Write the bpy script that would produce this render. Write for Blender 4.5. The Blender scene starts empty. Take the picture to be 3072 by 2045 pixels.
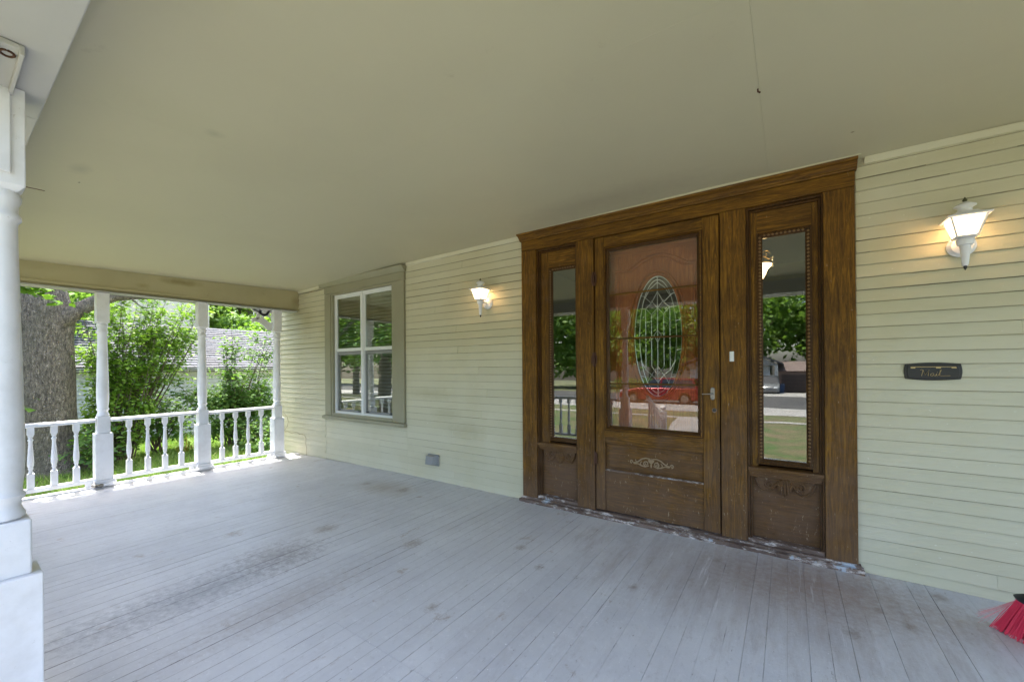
import bpy, bmesh, math, random
import numpy as np
from mathutils import Vector, Matrix, Euler
R = math.radians
random.seed(11); rng = np.random.default_rng(5)
sc = bpy.context.scene
C = sc.collection

# ------------------------------------------------------------------ camera
YAW, ROLL, F_PX, CY = .6013988, .00734728, 1206.17, 1100.243
cam_d = bpy.data.cameras.new('camera'); cam = bpy.data.objects.new('camera', cam_d); C.objects.link(cam)
cam_d.sensor_width = 36; cam_d.lens = 36 * F_PX / 3072
cam_d.shift_y = (CY - 1022.5) / 3072
cam_d.clip_start = .02; cam_d.clip_end = 400
sy, cy = math.sin(YAW), math.cos(YAW)
Fv = Vector((-sy, cy, 0)); Rv = Vector((cy, sy, 0)); Dv = Vector((0, 0, -1))
R3 = Rv * math.cos(ROLL) + Dv * math.sin(ROLL); D3 = -Rv * math.sin(ROLL) + Dv * math.cos(ROLL)
m = Matrix((R3, -D3, -Fv)).transposed().to_4x4(); m.translation = (0, -3.33, 1.3)
cam.matrix_world = m
sc.camera = cam

# ------------------------------------------------------------------ light
SUN_EL, SUN_AZ = R(72), R(-84)          # azimuth measured from +Y towards +X
w = bpy.data.worlds.new('World'); sc.world = w; w.use_nodes = True
nt = w.node_tree
sky = nt.nodes.new('ShaderNodeTexSky'); sky.sky_type = 'NISHITA'; sky.sun_disc = False
sky.sun_elevation = SUN_EL; sky.sun_rotation = SUN_AZ; sky.dust_density = 3.5; sky.air_density = .85; sky.ozone_density = .2
bg = nt.nodes['Background']; bg.inputs[1].default_value = .15
nt.links.new(sky.outputs[0], bg.inputs[0])
sd = bpy.data.lights.new('sun', 'SUN'); sd.energy = 3.1; sd.angle = R(.6); sd.color = (1, .955, .88)
sun = bpy.data.objects.new('sun', sd); C.objects.link(sun)
sdir = Vector((math.sin(SUN_AZ) * math.cos(SUN_EL), math.cos(SUN_AZ) * math.cos(SUN_EL), math.sin(SUN_EL)))
sun.rotation_euler = sdir.to_track_quat('Z', 'Y').to_euler(); sun.location = (-10, -4, 20)
sc.view_settings.view_transform = 'Standard'; sc.view_settings.look = 'None'
sc.view_settings.exposure = 2.6; sc.view_settings.gamma = 1
sc.render.engine = 'CYCLES'
sc.cycles.max_bounces = 10; sc.cycles.diffuse_bounces = 6; sc.cycles.transparent_max_bounces = 12

# ------------------------------------------------------------------ materials
class NT:
    def __init__(s, name):
        s.m = bpy.data.materials.new(name); s.m.use_nodes = True; s.t = s.m.node_tree
        s.b = s.t.nodes['Principled BSDF']; s.out = s.t.nodes['Material Output']
    def n(s, typ, **k):
        o = s.t.nodes.new('ShaderNode' + typ)
        for a, v in k.items(): setattr(o, a, v)
        return o
    def l(s, a, b): s.t.links.new(a, b)
    def pos(s, scale=(1, 1, 1), obj=False):
        mp = s.n('Mapping'); mp.inputs['Scale'].default_value = scale
        if obj: s.l(s.n('TexCoord').outputs['Object'], mp.inputs[0])
        else: s.l(s.n('NewGeometry').outputs['Position'], mp.inputs[0])
        return mp.outputs[0]
    def noise(s, scale, vec, det=5, rough=.6, dist=0, off=None):
        o = s.n('TexNoise'); o.inputs['Scale'].default_value = scale; o.inputs['Detail'].default_value = det
        o.inputs['Roughness'].default_value = rough; o.inputs['Distortion'].default_value = dist
        s.l(vec, o.inputs['Vector']); return o.outputs['Fac']
    def ramp(s, fac, stops):
        o = s.n('ValToRGB'); cr = o.color_ramp
        while len(cr.elements) < len(stops): cr.elements.new(.5)
        for e, (p, c) in zip(cr.elements, stops):
            e.position = p; e.color = (c, c, c, 1) if isinstance(c, (int, float)) else (*c, 1)
        s.l(fac, o.inputs[0]); return o.outputs[0]
    def mix(s, fac, a, b, mode='MIX'):
        o = s.n('Mix', data_type='RGBA', blend_type=mode)
        for i, v in ((0, fac), (6, a), (7, b)):
            if isinstance(v, (int, float)): o.inputs[i].default_value = v
            elif isinstance(v, tuple): o.inputs[i].default_value = (*v, 1)
            else: s.l(v, o.inputs[i])
        return o.outputs[2]
    def math(s, op, a, b=0.):
        o = s.n('Math', operation=op)
        for i, v in ((0, a), (1, b)):
            if isinstance(v, (int, float)): o.inputs[i].default_value = v
            else: s.l(v, o.inputs[i])
        return o.outputs[0]
    def blob(s, c, ctr, rad, fac, col, noise, amp=2.2, rot=0, edge=1.):
        mp = s.n('Mapping', vector_type='TEXTURE'); mp.inputs['Location'].default_value = ctr; mp.inputs['Scale'].default_value = rad
        mp.inputs['Rotation'].default_value = (0, 0, rot)
        s.l(s.n('NewGeometry').outputs['Position'], mp.inputs[0])
        ln = s.n('VectorMath', operation='LENGTH'); s.l(mp.outputs[0], ln.inputs[0])
        v = s.math('SUBTRACT', 1.0, ln.outputs['Value'])
        v = s.math('MULTIPLY', s.ramp(s.math('ADD', v, s.math('MULTIPLY', s.math('SUBTRACT', noise, .5), amp)), [(.0, 0.), (edge, 1.)]), fac)
        return s.mix(v, c, col)
    def rnd(s): return s.n('ObjectInfo').outputs['Random']
    def bump(s, h, st=.3, d=.003):
        o = s.n('Bump'); o.inputs['Strength'].default_value = st; o.inputs['Distance'].default_value = d
        s.l(h, o.inputs['Height']); s.l(o.outputs[0], s.b.inputs['Normal'])
    def base(s, c):
        if isinstance(c, tuple): s.b.inputs['Base Color'].default_value = (*c, 1)
        else: s.l(c, s.b.inputs['Base Color'])
    def rough(s, r):
        if isinstance(r, (int, float)): s.b.inputs['Roughness'].default_value = r
        else: s.l(r, s.b.inputs['Roughness'])

def paint(name, col, dirt=(.2, .15, .09), amt=.5, rough=.5, sc_=1., rndamt=.06, chips=None):
    k = NT(name); p = k.pos()
    n1 = k.noise(2.2 * sc_, p, 6); n2 = k.noise(45 * sc_, p, 3)
    c = k.mix(k.math('MULTIPLY', k.ramp(n1, [(.45, 0.), (.8, 1.)]), amt), col, tuple(a * .62 + b * .3 for a, b in zip(col, dirt)))
    c = k.mix(k.ramp(k.noise(9 * sc_, p, 8, .75), [(.63, 0.), (.72, amt)]), c, dirt)
    c = k.mix(k.math('MULTIPLY', k.rnd(), rndamt * 2), c, tuple(a * .6 for a in col))
    if chips: c = k.mix(k.ramp(k.noise(55 * sc_, p, 4, .7), [(.70, 0.), (.73, 1.)]), c, chips)
    k.base(c); k.rough(rough); k.bump(n2, .12, .002)
    return k.m

def clap_mat(name, col):
    k = NT(name); p = k.pos((1, 1, 1)); ps = k.pos((1.2, 1, 14))
    big = k.noise(1.3, p, 5, .6)
    c = k.mix(k.ramp(big, [(.42, 0.), (.72, .55)]), col, tuple(a * b for a, b in zip(col, (.84, .80, .66))))
    c = k.mix(k.ramp(k.noise(3.1, ps, 6, .7), [(.58, 0.), (.78, .35)]), c, (.36, .32, .19))
    c = k.mix(k.ramp(k.noise(38, p, 5, .8), [(.70, 0.), (.75, .55)]), c, (.2, .15, .08))
    c = k.mix(k.ramp(k.noise(70, k.pos((.6, 1, 1)), 2, .5), [(.74, 0.), (.77, .8)]), c, (.72, .72, .62))
    c = k.mix(k.math('MULTIPLY', k.rnd(), .28), c, tuple(a * b for a, b in zip(col, (.74, .73, .62))))
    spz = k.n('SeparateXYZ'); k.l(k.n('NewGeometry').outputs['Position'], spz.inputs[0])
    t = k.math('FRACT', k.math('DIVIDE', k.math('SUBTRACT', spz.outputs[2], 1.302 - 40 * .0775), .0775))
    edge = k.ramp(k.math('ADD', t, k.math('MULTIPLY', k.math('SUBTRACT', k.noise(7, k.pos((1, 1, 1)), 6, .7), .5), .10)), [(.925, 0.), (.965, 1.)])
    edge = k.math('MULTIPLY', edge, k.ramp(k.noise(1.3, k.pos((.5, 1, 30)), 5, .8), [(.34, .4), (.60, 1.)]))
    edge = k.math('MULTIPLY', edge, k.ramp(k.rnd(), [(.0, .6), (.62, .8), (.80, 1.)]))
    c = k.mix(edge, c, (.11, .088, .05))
    k.base(c); k.rough(.55)
    k.bump(k.noise(18, k.pos((.35, 1, 6)), 5, .6), .25, .004)
    return k.m

def floor_mat():
    k = NT('worn grey floor paint'); p = k.pos(); st = k.pos((1, .16, 1)); fine = k.pos((1, .3, 1)); vst = k.pos((1, .05, 1))
    col = (.625, .625, .635)
    c = k.mix(k.ramp(k.noise(1.1, p, 6, .65), [(.35, 0.), (.65, .8)]), col, (.49, .49, .51))
    c = k.mix(k.math('MULTIPLY', k.rnd(), .16), c, (.42, .41, .42))
    c = k.mix(k.ramp(k.noise(9, st, 8, .8), [(.52, 0.), (.72, .55)]), c, (.42, .40, .41))
    c = k.mix(k.ramp(k.noise(22, p, 7, .85), [(.54, 0.), (.66, .38)]), c, (.76, .76, .78))
    c = k.mix(k.ramp(k.noise(34, k.pos((1, .45, 1)), 7, .85), [(.55, 0.), (.66, .5)]), c, (.38, .36, .36))
    # dried scrape marks and brown scuffs
    c = k.mix(k.ramp(k.noise(7, k.pos((1, .5, 1)), 7, .75, .4), [(.62, 0.), (.69, .7)]), c, (.34, .27, .22))
    c = k.mix(k.ramp(k.noise(30, fine, 6, .85), [(.63, 0.), (.68, .9)]), c, (.15, .115, .095))
    c = k.mix(k.ramp(k.noise(75, p, 2, .5), [(.73, 0.), (.75, 1.)]), c, (.86, .86, .85))
    n9 = k.noise(9, st, 8, .8); n25 = k.noise(25, p, 6, .75); n40 = k.noise(38, p, 6, .8)
    c = k.blob(c, (-.15, -.55, 0), (1.15, .75, 100), .75, (.33, .28, .26), n9)
    c = k.blob(c, (.15, -.35, 0), (.7, .42, 100), .7, (.30, .215, .17), n25, 2.6)
    c = k.blob(c, (-2.85, -2.4, 0), (.26, .75, 100), .75, (.25, .25, .27), n25, 3.0)
    c = k.blob(c, (-2.3, -2.2, 0), (.2, .6, 100), .5, (.34, .30, .28), n25, 3.0)
    c = k.blob(c, (-2.95, -1.95, 0), (.28, .32, 100), .7, (.26, .235, .23), n25, 3.0)
    c = k.blob(c, (-3.6, -.5, 0), (.5, .28, 100), .6, (.33, .27, .21), n9, 1.8)
    for x, y, a in ((-3.62, -1.96, .05), (-3.37, -.47, .06), (-3.92, -.53, .05), (-.76, -.98, .03), (-.4, -.35, .03), (.69, -.14, .045), (.49, -.58, .035), (.25, -.8, .04), (.39, -.48, .03), (-1.6, -1.78, .035), (-1.34, -1.08, .03), (-1.6, -.91, .04), (-3.1, -1.5, .08), (-2.3, -1.3, .07)):
        c = k.blob(c, (x, y, 0), (a * 1.2, a * 1.5, 100), .65, (.23, .17, .13), n40, 3.2)
    # pale scrapes along the boards before the door
    sc_m = k.ramp(k.noise(26, vst, 5, .75), [(.60, 0.), (.66, 1.)])
    mp = k.n('Mapping', vector_type='TEXTURE'); mp.inputs['Location'].default_value = (-.5, -.9, 0); mp.inputs['Scale'].default_value = (1.3, 1.1, 100)
    k.l(k.n('NewGeometry').outputs['Position'], mp.inputs[0]); ln = k.n('VectorMath', operation='LENGTH'); k.l(mp.outputs[0], ln.inputs[0])
    c = k.mix(k.math('MULTIPLY', sc_m, k.ramp(ln.outputs['Value'], [(.5, .6), (1., 0.)])), c, (.68, .67, .68))
    # dirt caught in the joints, here and there
    sp = k.n('SeparateXYZ'); k.l(k.n('NewGeometry').outputs['Position'], sp.inputs[0])
    t = k.math('FRACT', k.math('DIVIDE', k.math('ADD', sp.outputs[0], 6.36 + .083 * 40.5), .083))
    d = k.math('ABSOLUTE', k.math('SUBTRACT', t, .5))
    jt = k.ramp(d, [(.470, 0.), (.487, 1.)])
    gate = k.ramp(k.noise(2.6, k.pos((12, .8, 1)), 6, .85), [(.52, .02), (.66, .9)])
    gl = k.ramp(k.noise(2.6, k.pos((12, .7, 1)), 6, .85), [(.42, .08), (.62, 1.)])
    side = k.n('MapRange'); side.inputs[1].default_value = -.9; side.inputs[2].default_value = -2.0; k.l(sp.outputs[0], side.inputs[0])
    gate = k.mix(side.outputs[0], gate, gl)
    c = k.mix(k.math('MULTIPLY', jt, gate), c, (.075, .058, .05))
    k.base(c); k.rough(k.ramp(k.noise(8, p, 4), [(.3, .36), (.8, .62)]))
    k.bump(k.math('ADD', k.noise(30, st, 6, .7), k.noise(60, p, 4, .8)), .35, .003)
    return k.m

def wood(name, axis='z', dark=(.030, .013, .003), mid=(.155, .072, .008), light=(.42, .205, .020), wear=1., gloss=.38):
    k = NT(name)
    s = {'z': (40, 40, 2.6), 'x': (2.6, 40, 40)}[axis]
    p = k.pos(s); pw = k.pos()
    rp = k.n('Vector' + 'Math', operation='ADD'); k.l(p, rp.inputs[0])
    cmb = k.n('CombineXYZ'); k.l(k.math('MULTIPLY', k.rnd(), 37), cmb.inputs[0]); k.l(k.math('MULTIPLY', k.rnd(), 17), cmb.inputs[2]); k.l(cmb.outputs[0], rp.inputs[1])
    g = k.noise(1.1, rp.outputs[0], 9, .70, 1.6); g2 = k.noise(4.5, rp.outputs[0], 5, .65, .8)
    c = k.ramp(g, [(.30, dark), (.50, mid), (.72, light)])
    c = k.mix(k.ramp(g2, [(.54, 0.), (.68, .5)]), c, dark)
    # blotchy varnish left
    c = k.mix(k.ramp(k.noise(3.2, pw, 4, .6), [(.36, .5), (.60, 0.)]), c, tuple(a * 1.6 for a in dark))
    c = k.mix(k.ramp(k.noise(95, k.pos((1, 1, .12) if axis == 'z' else (.12, 1, 1)), 3, .7), [(.50, 0.), (.66, .13)]), c, tuple(a * 1.3 for a in light))
    c = k.mix(k.math('MULTIPLY', k.rnd(), .35), c, (.075, .032, .006)) if light[0] < .5 else c
    # weathering: bare greyish wood grows towards the bottom
    sp = k.n('SeparateXYZ'); k.l(k.n('NewGeometry').outputs['Position'], sp.inputs[0])
    low = k.ramp(sp.outputs[2], [(.0, 1.), (.95, 0.)]) if False else k.math('SUBTRACT', 1.0, k.math('DIVIDE', sp.outputs[2], 1.15))
    lw = k.math('MAXIMUM', low, 0.)
    wn = k.ramp(k.math('ADD', k.noise(2.2, pw, 6, .7), k.math('MULTIPLY', lw, .36)), [(.58, 0.), (.84, .62 * wear)])
    c = k.mix(wn, c, (.145, .092, .062))
    c = k.mix(k.math('MULTIPLY', k.ramp(k.math('ADD', k.noise(55, k.pos((1, 1, .35)), 4, .8), k.math('MULTIPLY', lw, .05)), [(.66, 0.), (.72, 1.)]), .7 * wear), c, (.36, .28, .19))
    k.base(c); k.rough(k.ramp(g, [(.3, gloss + .08), (.8, gloss + .25)])); k.bump(g, .3, .002); k.b.inputs['Specular IOR Level'].default_value = .22
    return k.m

def plain(name, col, rough=.5, metal=0., emit=None, es=0.):
    k = NT(name); p = k.pos()
    k.base(k.mix(k.ramp(k.noise(12, p, 4), [(.4, 0.), (.75, .35)]), col, tuple(a * .7 for a in col)))
    k.rough(rough); k.b.inputs['Metallic'].default_value = metal
    if emit: k.b.inputs['Emission Color'].default_value = (*emit, 1); k.b.inputs['Emission Strength'].default_value = es
    return k.m

def glass(name, refl, tint=(.9, .93, .92), rough=0.0):
    k = NT(name); k.t.nodes.remove(k.b)
    tr = k.n('BsdfTransparent'); tr.inputs[0].default_value = (*tint, 1)
    gl = k.n('BsdfGlossy'); gl.inputs['Roughness'].default_value = rough; gl.inputs[0].default_value = (.93, .94, .90, 1)
    bm_ = k.n('Bump'); bm_.inputs['Strength'].default_value = .02; bm_.inputs['Distance'].default_value = .01
    k.l(k.noise(3, k.pos(), 1), bm_.inputs['Height']); k.l(bm_.outputs[0], gl.inputs['Normal'])
    lw = k.n('Fresnel'); lw.inputs[0].default_value = 1.5
    mx = k.n('MixShader'); k.l(k.math('ADD', k.math('MULTIPLY', lw.outputs[0], .6), refl), mx.inputs[0]); k.l(tr.outputs[0], mx.inputs[1]); k.l(gl.outputs[0], mx.inputs[2])
    k.l(mx.outputs[0], k.out.inputs[0]); return k.m

def leafm(name, a, b, c3, trans=.4):
    k = NT(name); k.t.nodes.remove(k.b); p = k.pos()
    vor = k.n('TexWhiteNoise'); 
    at = k.n('Attribute', attribute_name='leafrnd')
    col = k.ramp(at.outputs['Fac'], [(0., a), (.55, b), (1., c3)])
    d = k.n('BsdfPrincipled'); d.inputs['Roughness'].default_value = .6; k.l(col, d.inputs[0])
    t = k.n('BsdfTranslucent'); k.l(k.mix(.65, col, (.16, .30, .02)), t.inputs[0])
    mx = k.n('MixShader'); mx.inputs[0].default_value = trans; k.l(d.outputs[0], mx.inputs[1]); k.l(t.outputs[0], mx.inputs[2])
    k.l(mx.outputs[0], k.out.inputs[0]); return k.m

def ground_mat(name, a, b, c3, s1=.5, s2=9):
    k = NT(name); p = k.pos()
    c = k.ramp(k.noise(s1, p, 6, .65), [(.35, a), (.62, b)])
    c = k.mix(k.ramp(k.noise(s2, p, 6, .8), [(.5, 0.), (.7, .6)]), c, c3)
    k.base(c); k.rough(.95); k.bump(k.noise(40, p, 4, .8), .6, .03); return k.m

def bark_mat():
    k = NT('grey furrowed bark'); p = k.pos((1, 1, .35))
    v = k.n('TexVoronoi', feature='DISTANCE_TO_EDGE'); v.inputs['Scale'].default_value = 55; v.inputs['Randomness'].default_value = 1
    vv = k.n('VectorMath', operation='ADD'); k.l(p, vv.inputs[0])
    ns = k.n('TexNoise'); ns.inputs['Scale'].default_value = 9; k.l(p, ns.inputs['Vector'])
    sc2 = k.n('VectorMath', operation='SCALE'); sc2.inputs['Scale'].default_value = .12; k.l(ns.outputs['Color'], sc2.inputs[0]); k.l(sc2.outputs[0], vv.inputs[1]); k.l(vv.outputs[0], v.inputs['Vector'])
    n = k.noise(30, p, 6, .8)
    c = k.ramp(n, [(.40, (.11, .095, .078)), (.60, (.45, .39, .32))])
    c = k.mix(k.ramp(v.outputs[0], [(0., .75), (.12, 0.)]), c, (.08, .068, .055))
    c = k.mix(k.ramp(k.noise(2, p, 3), [(.45, 0.), (.7, .4)]), c, (.16, .165, .12))
    k.base(c); k.rough(.9); k.bump(k.math('ADD', k.math('MULTIPLY', v.outputs[0], 3.), n), .9, .03); return k.m

M = dict(
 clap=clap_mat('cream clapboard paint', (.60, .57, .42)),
 ceil=paint('ceiling paint', (.53, .495, .345), (.3, .25, .16), .35, .6, .35, 0.0),
 beam=paint('beam cream paint', (.47, .42, .25), (.25, .18, .08), .6, .55, .9, 0.02),
 soffit=paint('beam underside paint', (.44, .435, .41), (.3, .27, .2), .3, .6, .6, 0.0),
 floor=floor_mat(),
 white=paint('white gloss paint', (.80, .80, .82), (.34, .31, .26), .75, .42, 3.2, .03),
 trim=paint('sage olive trim paint', (.30, .285, .19), (.2, .15, .08), .45, .5, 2., .03),
 wood_v=wood('stained oak upright grain', 'z'), wood_h=wood('stained oak level grain', 'x'),
 wood_d=wood('dark recess moulding wood', 'z', (.018, .008, .003), (.07, .031, .007), (.15, .07, .014), .6),
 wood_p=wood('greyed dark oak panel', 'x', (.045, .020, .006), (.14, .066, .016), (.28, .145, .03), 1.1),
 oak=wood('reddish oak inner door', 'x', (.15, .042, .008), (.35, .10, .018), (.51, .175, .04), 0.),
 oak_v=wood('reddish oak inner door upright', 'z', (.15, .042, .008), (.35, .10, .018), (.51, .175, .04), 0.),
 carve2=plain('worn carved bead', (.20, .105, .03), .45), carve=plain('pale carved applique', (.30, .215, .125), .6),
 sillw=paint('bare scuffed threshold wood', (.20, .14, .11), (.06, .04, .03), .9, .8, 5, 0, None),
 glass=glass('reflecting window glass', .11), sglass=glass('storm door glass', .045, (.985, .985, .98)), wglass=glass('window sash glass', .12),
 frost=None, vinyl=paint('white vinyl', (.74, .75, .74), (.4, .38, .33), .1, .35, 3, 0),
 blind=plain('cream blind slat', (.72, .70, .60), .5), dark=plain('dark interior wall', (.06, .055, .05), .9),
 black=plain('black plastic', (.02, .022, .026), .35), blackm=plain('worn black enamel', (.022, .02, .02), .38), gold=plain('rubbed brass', (.55, .40, .20), .35, .8),
 metal=plain('dull steel', (.30, .28, .25), .38, .9), rust=plain('rusty hinge', (.10, .045, .025), .7, .3), lead=plain('silver came', (.62, .66, .64), .3, .7),
 grey=plain('grey plastic', (.25, .255, .25), .5), red=plain('red plastic bristle', (.85, .05, .12), .42), pink=plain('frayed pink bristle tip', (.74, .30, .33), .7),
 vine=plain('dry vine stem', (.24, .16, .08), .8), brass=plain('chandelier brass', (.50, .33, .12), .3, .9),
 bark=bark_mat(), twig=plain('grey brown twig', (.10, .08, .06), .85),
 gsid=paint('pale garage siding', (.50, .51, .53), (.3, .3, .28), .2, .6, .5, .05),
 shingle=None, cream=paint('neighbour cream paint', (.72, .66, .50), (.35, .3, .2), .15, .7, .3, 0),
 asphalt=ground_mat('asphalt', (.035, .035, .037), (.07, .068, .066), (.02, .02, .02), .6, 1.6), conc=ground_mat('concrete', (.24, .235, .22), (.31, .30, .29), (.18, .175, .17), .8, 6),
 lawn=ground_mat('lawn soil and grass', (.035, .085, .012), (.13, .105, .055), (.17, .13, .085), 1.3, 7),
 grass=leafm('grass blade', (.14, .28, .04), (.23, .40, .06), (.44, .48, .18), .4),
 leaf=leafm('bright shrub leaf', (.11, .23, .022), (.20, .37, .035), (.34, .48, .08), .52),
 leaf2=leafm('deep green shrub leaf', (.04, .11, .02), (.08, .19, .03), (.17, .29, .06), .42),
 maple=leafm('young maple leaf', (.09, .20, .02), (.13, .28, .025), (.18, .34, .04), .5),
 far=leafm('far tree leaf', (.075, .16, .025), (.14, .26, .035), (.24, .38, .08), .5),
 lily=leafm('yellowing lily leaf', (.25, .13, .01), (.30, .24, .02), (.16, .22, .03), .3),
)
k = NT('bare scuffed threshold wood'); p = k.pos((.35, 1, 1))
c_ = k.ramp(k.noise(14, p, 6, .7), [(.35, (.075, .045, .032)), (.65, (.21, .15, .12))]); c_ = k.mix(k.ramp(k.noise(16, k.pos((.5, 1, 1.6)), 7, .8), [(.53, 0.), (.60, 1.)]), c_, (.60, .54, .50)); c_ = k.mix(k.ramp(k.noise(5, k.pos(), 4, .7), [(.62, 0.), (.66, 1.)]), c_, (.42, .47, .53))
k.base(c_); k.rough(.8); k.bump(k.noise(30, p, 5), .6, .004); M['sillw'] = k.m
k = NT('x'); bpy.data.materials.remove(k.m)
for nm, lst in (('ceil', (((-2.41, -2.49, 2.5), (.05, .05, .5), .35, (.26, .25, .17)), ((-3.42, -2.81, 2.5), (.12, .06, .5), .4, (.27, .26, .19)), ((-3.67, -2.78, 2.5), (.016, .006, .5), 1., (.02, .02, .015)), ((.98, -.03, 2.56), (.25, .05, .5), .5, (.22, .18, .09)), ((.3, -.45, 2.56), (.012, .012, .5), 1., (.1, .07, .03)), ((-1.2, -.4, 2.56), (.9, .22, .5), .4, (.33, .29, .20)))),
                ('beam', (((-6.33, -1.5, 2.40), (.5, .26, .05), .8, (.24, .185, .055)), ((-6.33, -1.86, 2.30), (.5, .08, .035), .6, (.26, .20, .07)), ((-6.33, -.05, 2.33), (.5, .10, .12), .6, (.24, .19, .08)))),
                ('clap', (((-2.89, 0, .61), (.35, .3, .12), .5, (.40, .36, .22)), ((-3.45, 0, 1.0), (.5, .3, .09), .45, (.42, .38, .22)), ((-3.19, 0, .78), (.3, .3, .08), .45, (.40, .37, .23)), ((-6.1, 0, 2.0), (.3, .3, .28), .5, (.42, .37, .20)), ((.86, 0, 2.12), (.10, .3, .05), .5, (.36, .22, .09))))):
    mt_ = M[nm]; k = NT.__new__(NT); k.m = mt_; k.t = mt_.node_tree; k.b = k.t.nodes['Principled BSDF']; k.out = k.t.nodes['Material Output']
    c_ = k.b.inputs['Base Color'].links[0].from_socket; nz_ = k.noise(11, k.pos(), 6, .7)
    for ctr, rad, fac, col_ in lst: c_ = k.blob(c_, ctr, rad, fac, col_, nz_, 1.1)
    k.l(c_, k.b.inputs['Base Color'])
k = NT('grey asphalt shingle'); p = k.pos()
k.base(k.mix(k.math('MULTIPLY', k.rnd(), .7), k.ramp(k.noise(60, p, 3, .8), [(.3, (.060, .066, .077)), (.7, (.112, .121, .138))]), (.065, .062, .066))); k.rough(.9); k.bump(k.noise(90, p, 3), .5, .01); M['shingle'] = k.m
k = NT('frosted lantern glass lit'); p = k.pos()
k.b.inputs['Alpha'].default_value = .6
k.base((.85, .8, .7)); k.rough(.6); k.b.inputs['Emission Color'].default_value = (1, .80, .52, 1); k.b.inputs['Emission Strength'].default_value = .30; M['frost'] = k.m

# ------------------------------------------------------------------ geometry helpers
class MB:
    def __init__(s): s.v = []; s.f = []
    def add(s, v, f):
        o = len(s.v); s.v += [tuple(q) for q in v]; s.f += [tuple(i + o for i in g) for g in f]; return s
    def box(s, x0, x1, y0, y1, z0, z1):
        return s.add([(x0, y0, z0), (x1, y0, z0), (x1, y1, z0), (x0, y1, z0), (x0, y0, z1), (x1, y0, z1), (x1, y1, z1), (x0, y1, z1)],
                     [(0, 3, 2, 1), (4, 5, 6, 7), (0, 1, 5, 4), (1, 2, 6, 5), (2, 3, 7, 6), (3, 0, 4, 7)])
    def prism(s, poly, axis, a, b):
        """poly in the two other axes, extruded along axis from a to b"""
        n = len(poly)
        def P(u, v, t): return {'x': (t, u, v), 'y': (u, t, v), 'z': (u, v, t)}[axis]
        v = [P(u, w_, a) for u, w_ in poly] + [P(u, w_, b) for u, w_ in poly]
        return s.add(v, [tuple(range(n))[::-1], tuple(range(n, 2 * n))] + [(i, (i + 1) % n, n + (i + 1) % n, n + i) for i in range(n)])
    def lathe(s, prof, c=(0, 0), seg=16, sq=None):
        """prof: (r, z); around vertical axis at c"""
        v = []; f = []
        for r, z in prof:
            for i in range(seg):
                a = 2 * math.pi * (i + .5) / seg
                v.append((c[0] + r * math.cos(a), c[1] + r * math.sin(a), z))
        for j in range(len(prof) - 1):
            for i in range(seg):
                k_ = (i + 1) % seg; f.append((j * seg + i, j * seg + k_, (j + 1) * seg + k_, (j + 1) * seg + i))
        f.append(tuple(range(seg))[::-1]); f.append(tuple(range((len(prof) - 1) * seg, len(prof) * seg)))
        return s.add(v, f)
    def tube(s, pts, rad, seg=8, flat=None):
        pts = [Vector(p_) for p_ in pts]; n = len(pts)
        if isinstance(rad, (int, float)): rad = [rad] * n
        v = []; f = []; up = Vector((.137, .271, .95)).normalized()
        t0 = (pts[1] - pts[0]).normalized(); a = t0.cross(up)
        if a.length < .1: a = t0.cross(Vector((1, 0, 0)))
        a.normalize()
        for i, p_ in enumerate(pts):
            t = (pts[min(i + 1, n - 1)] - pts[max(i - 1, 0)])
            t = t.normalized() if t.length > 1e-9 else t0
            a = (a - t * a.dot(t)).normalized(); b = t.cross(a)
            for j in range(seg):
                an = 2 * math.pi * j / seg; v.append(p_ + (a * math.cos(an) + b * math.sin(an)) * rad[i])
        for i in range(n - 1):
            for j in range(seg):
                q = (j + 1) % seg; f.append((i * seg + j, i * seg + q, (i + 1) * seg + q, (i + 1) * seg + j))
        f.append(tuple(range(seg))[::-1]); f.append(tuple(range((n - 1) * seg, n * seg)))
        return s.add(v, f)
    def ball(s, c, r, seg=12, rings=7, sc_=(1, 1, 1)):
        prof = [(r * max(math.sin(math.pi * i / rings), .02), -r * math.cos(math.pi * i / rings)) for i in range(rings + 1)]
        o = MB().lathe(prof, (0, 0), seg)
        return s.add([(c[0] + v[0] * sc_[0], c[1] + v[1] * sc_[1], c[2] + v[2] * sc_[2]) for v in o.v], o.f)

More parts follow.
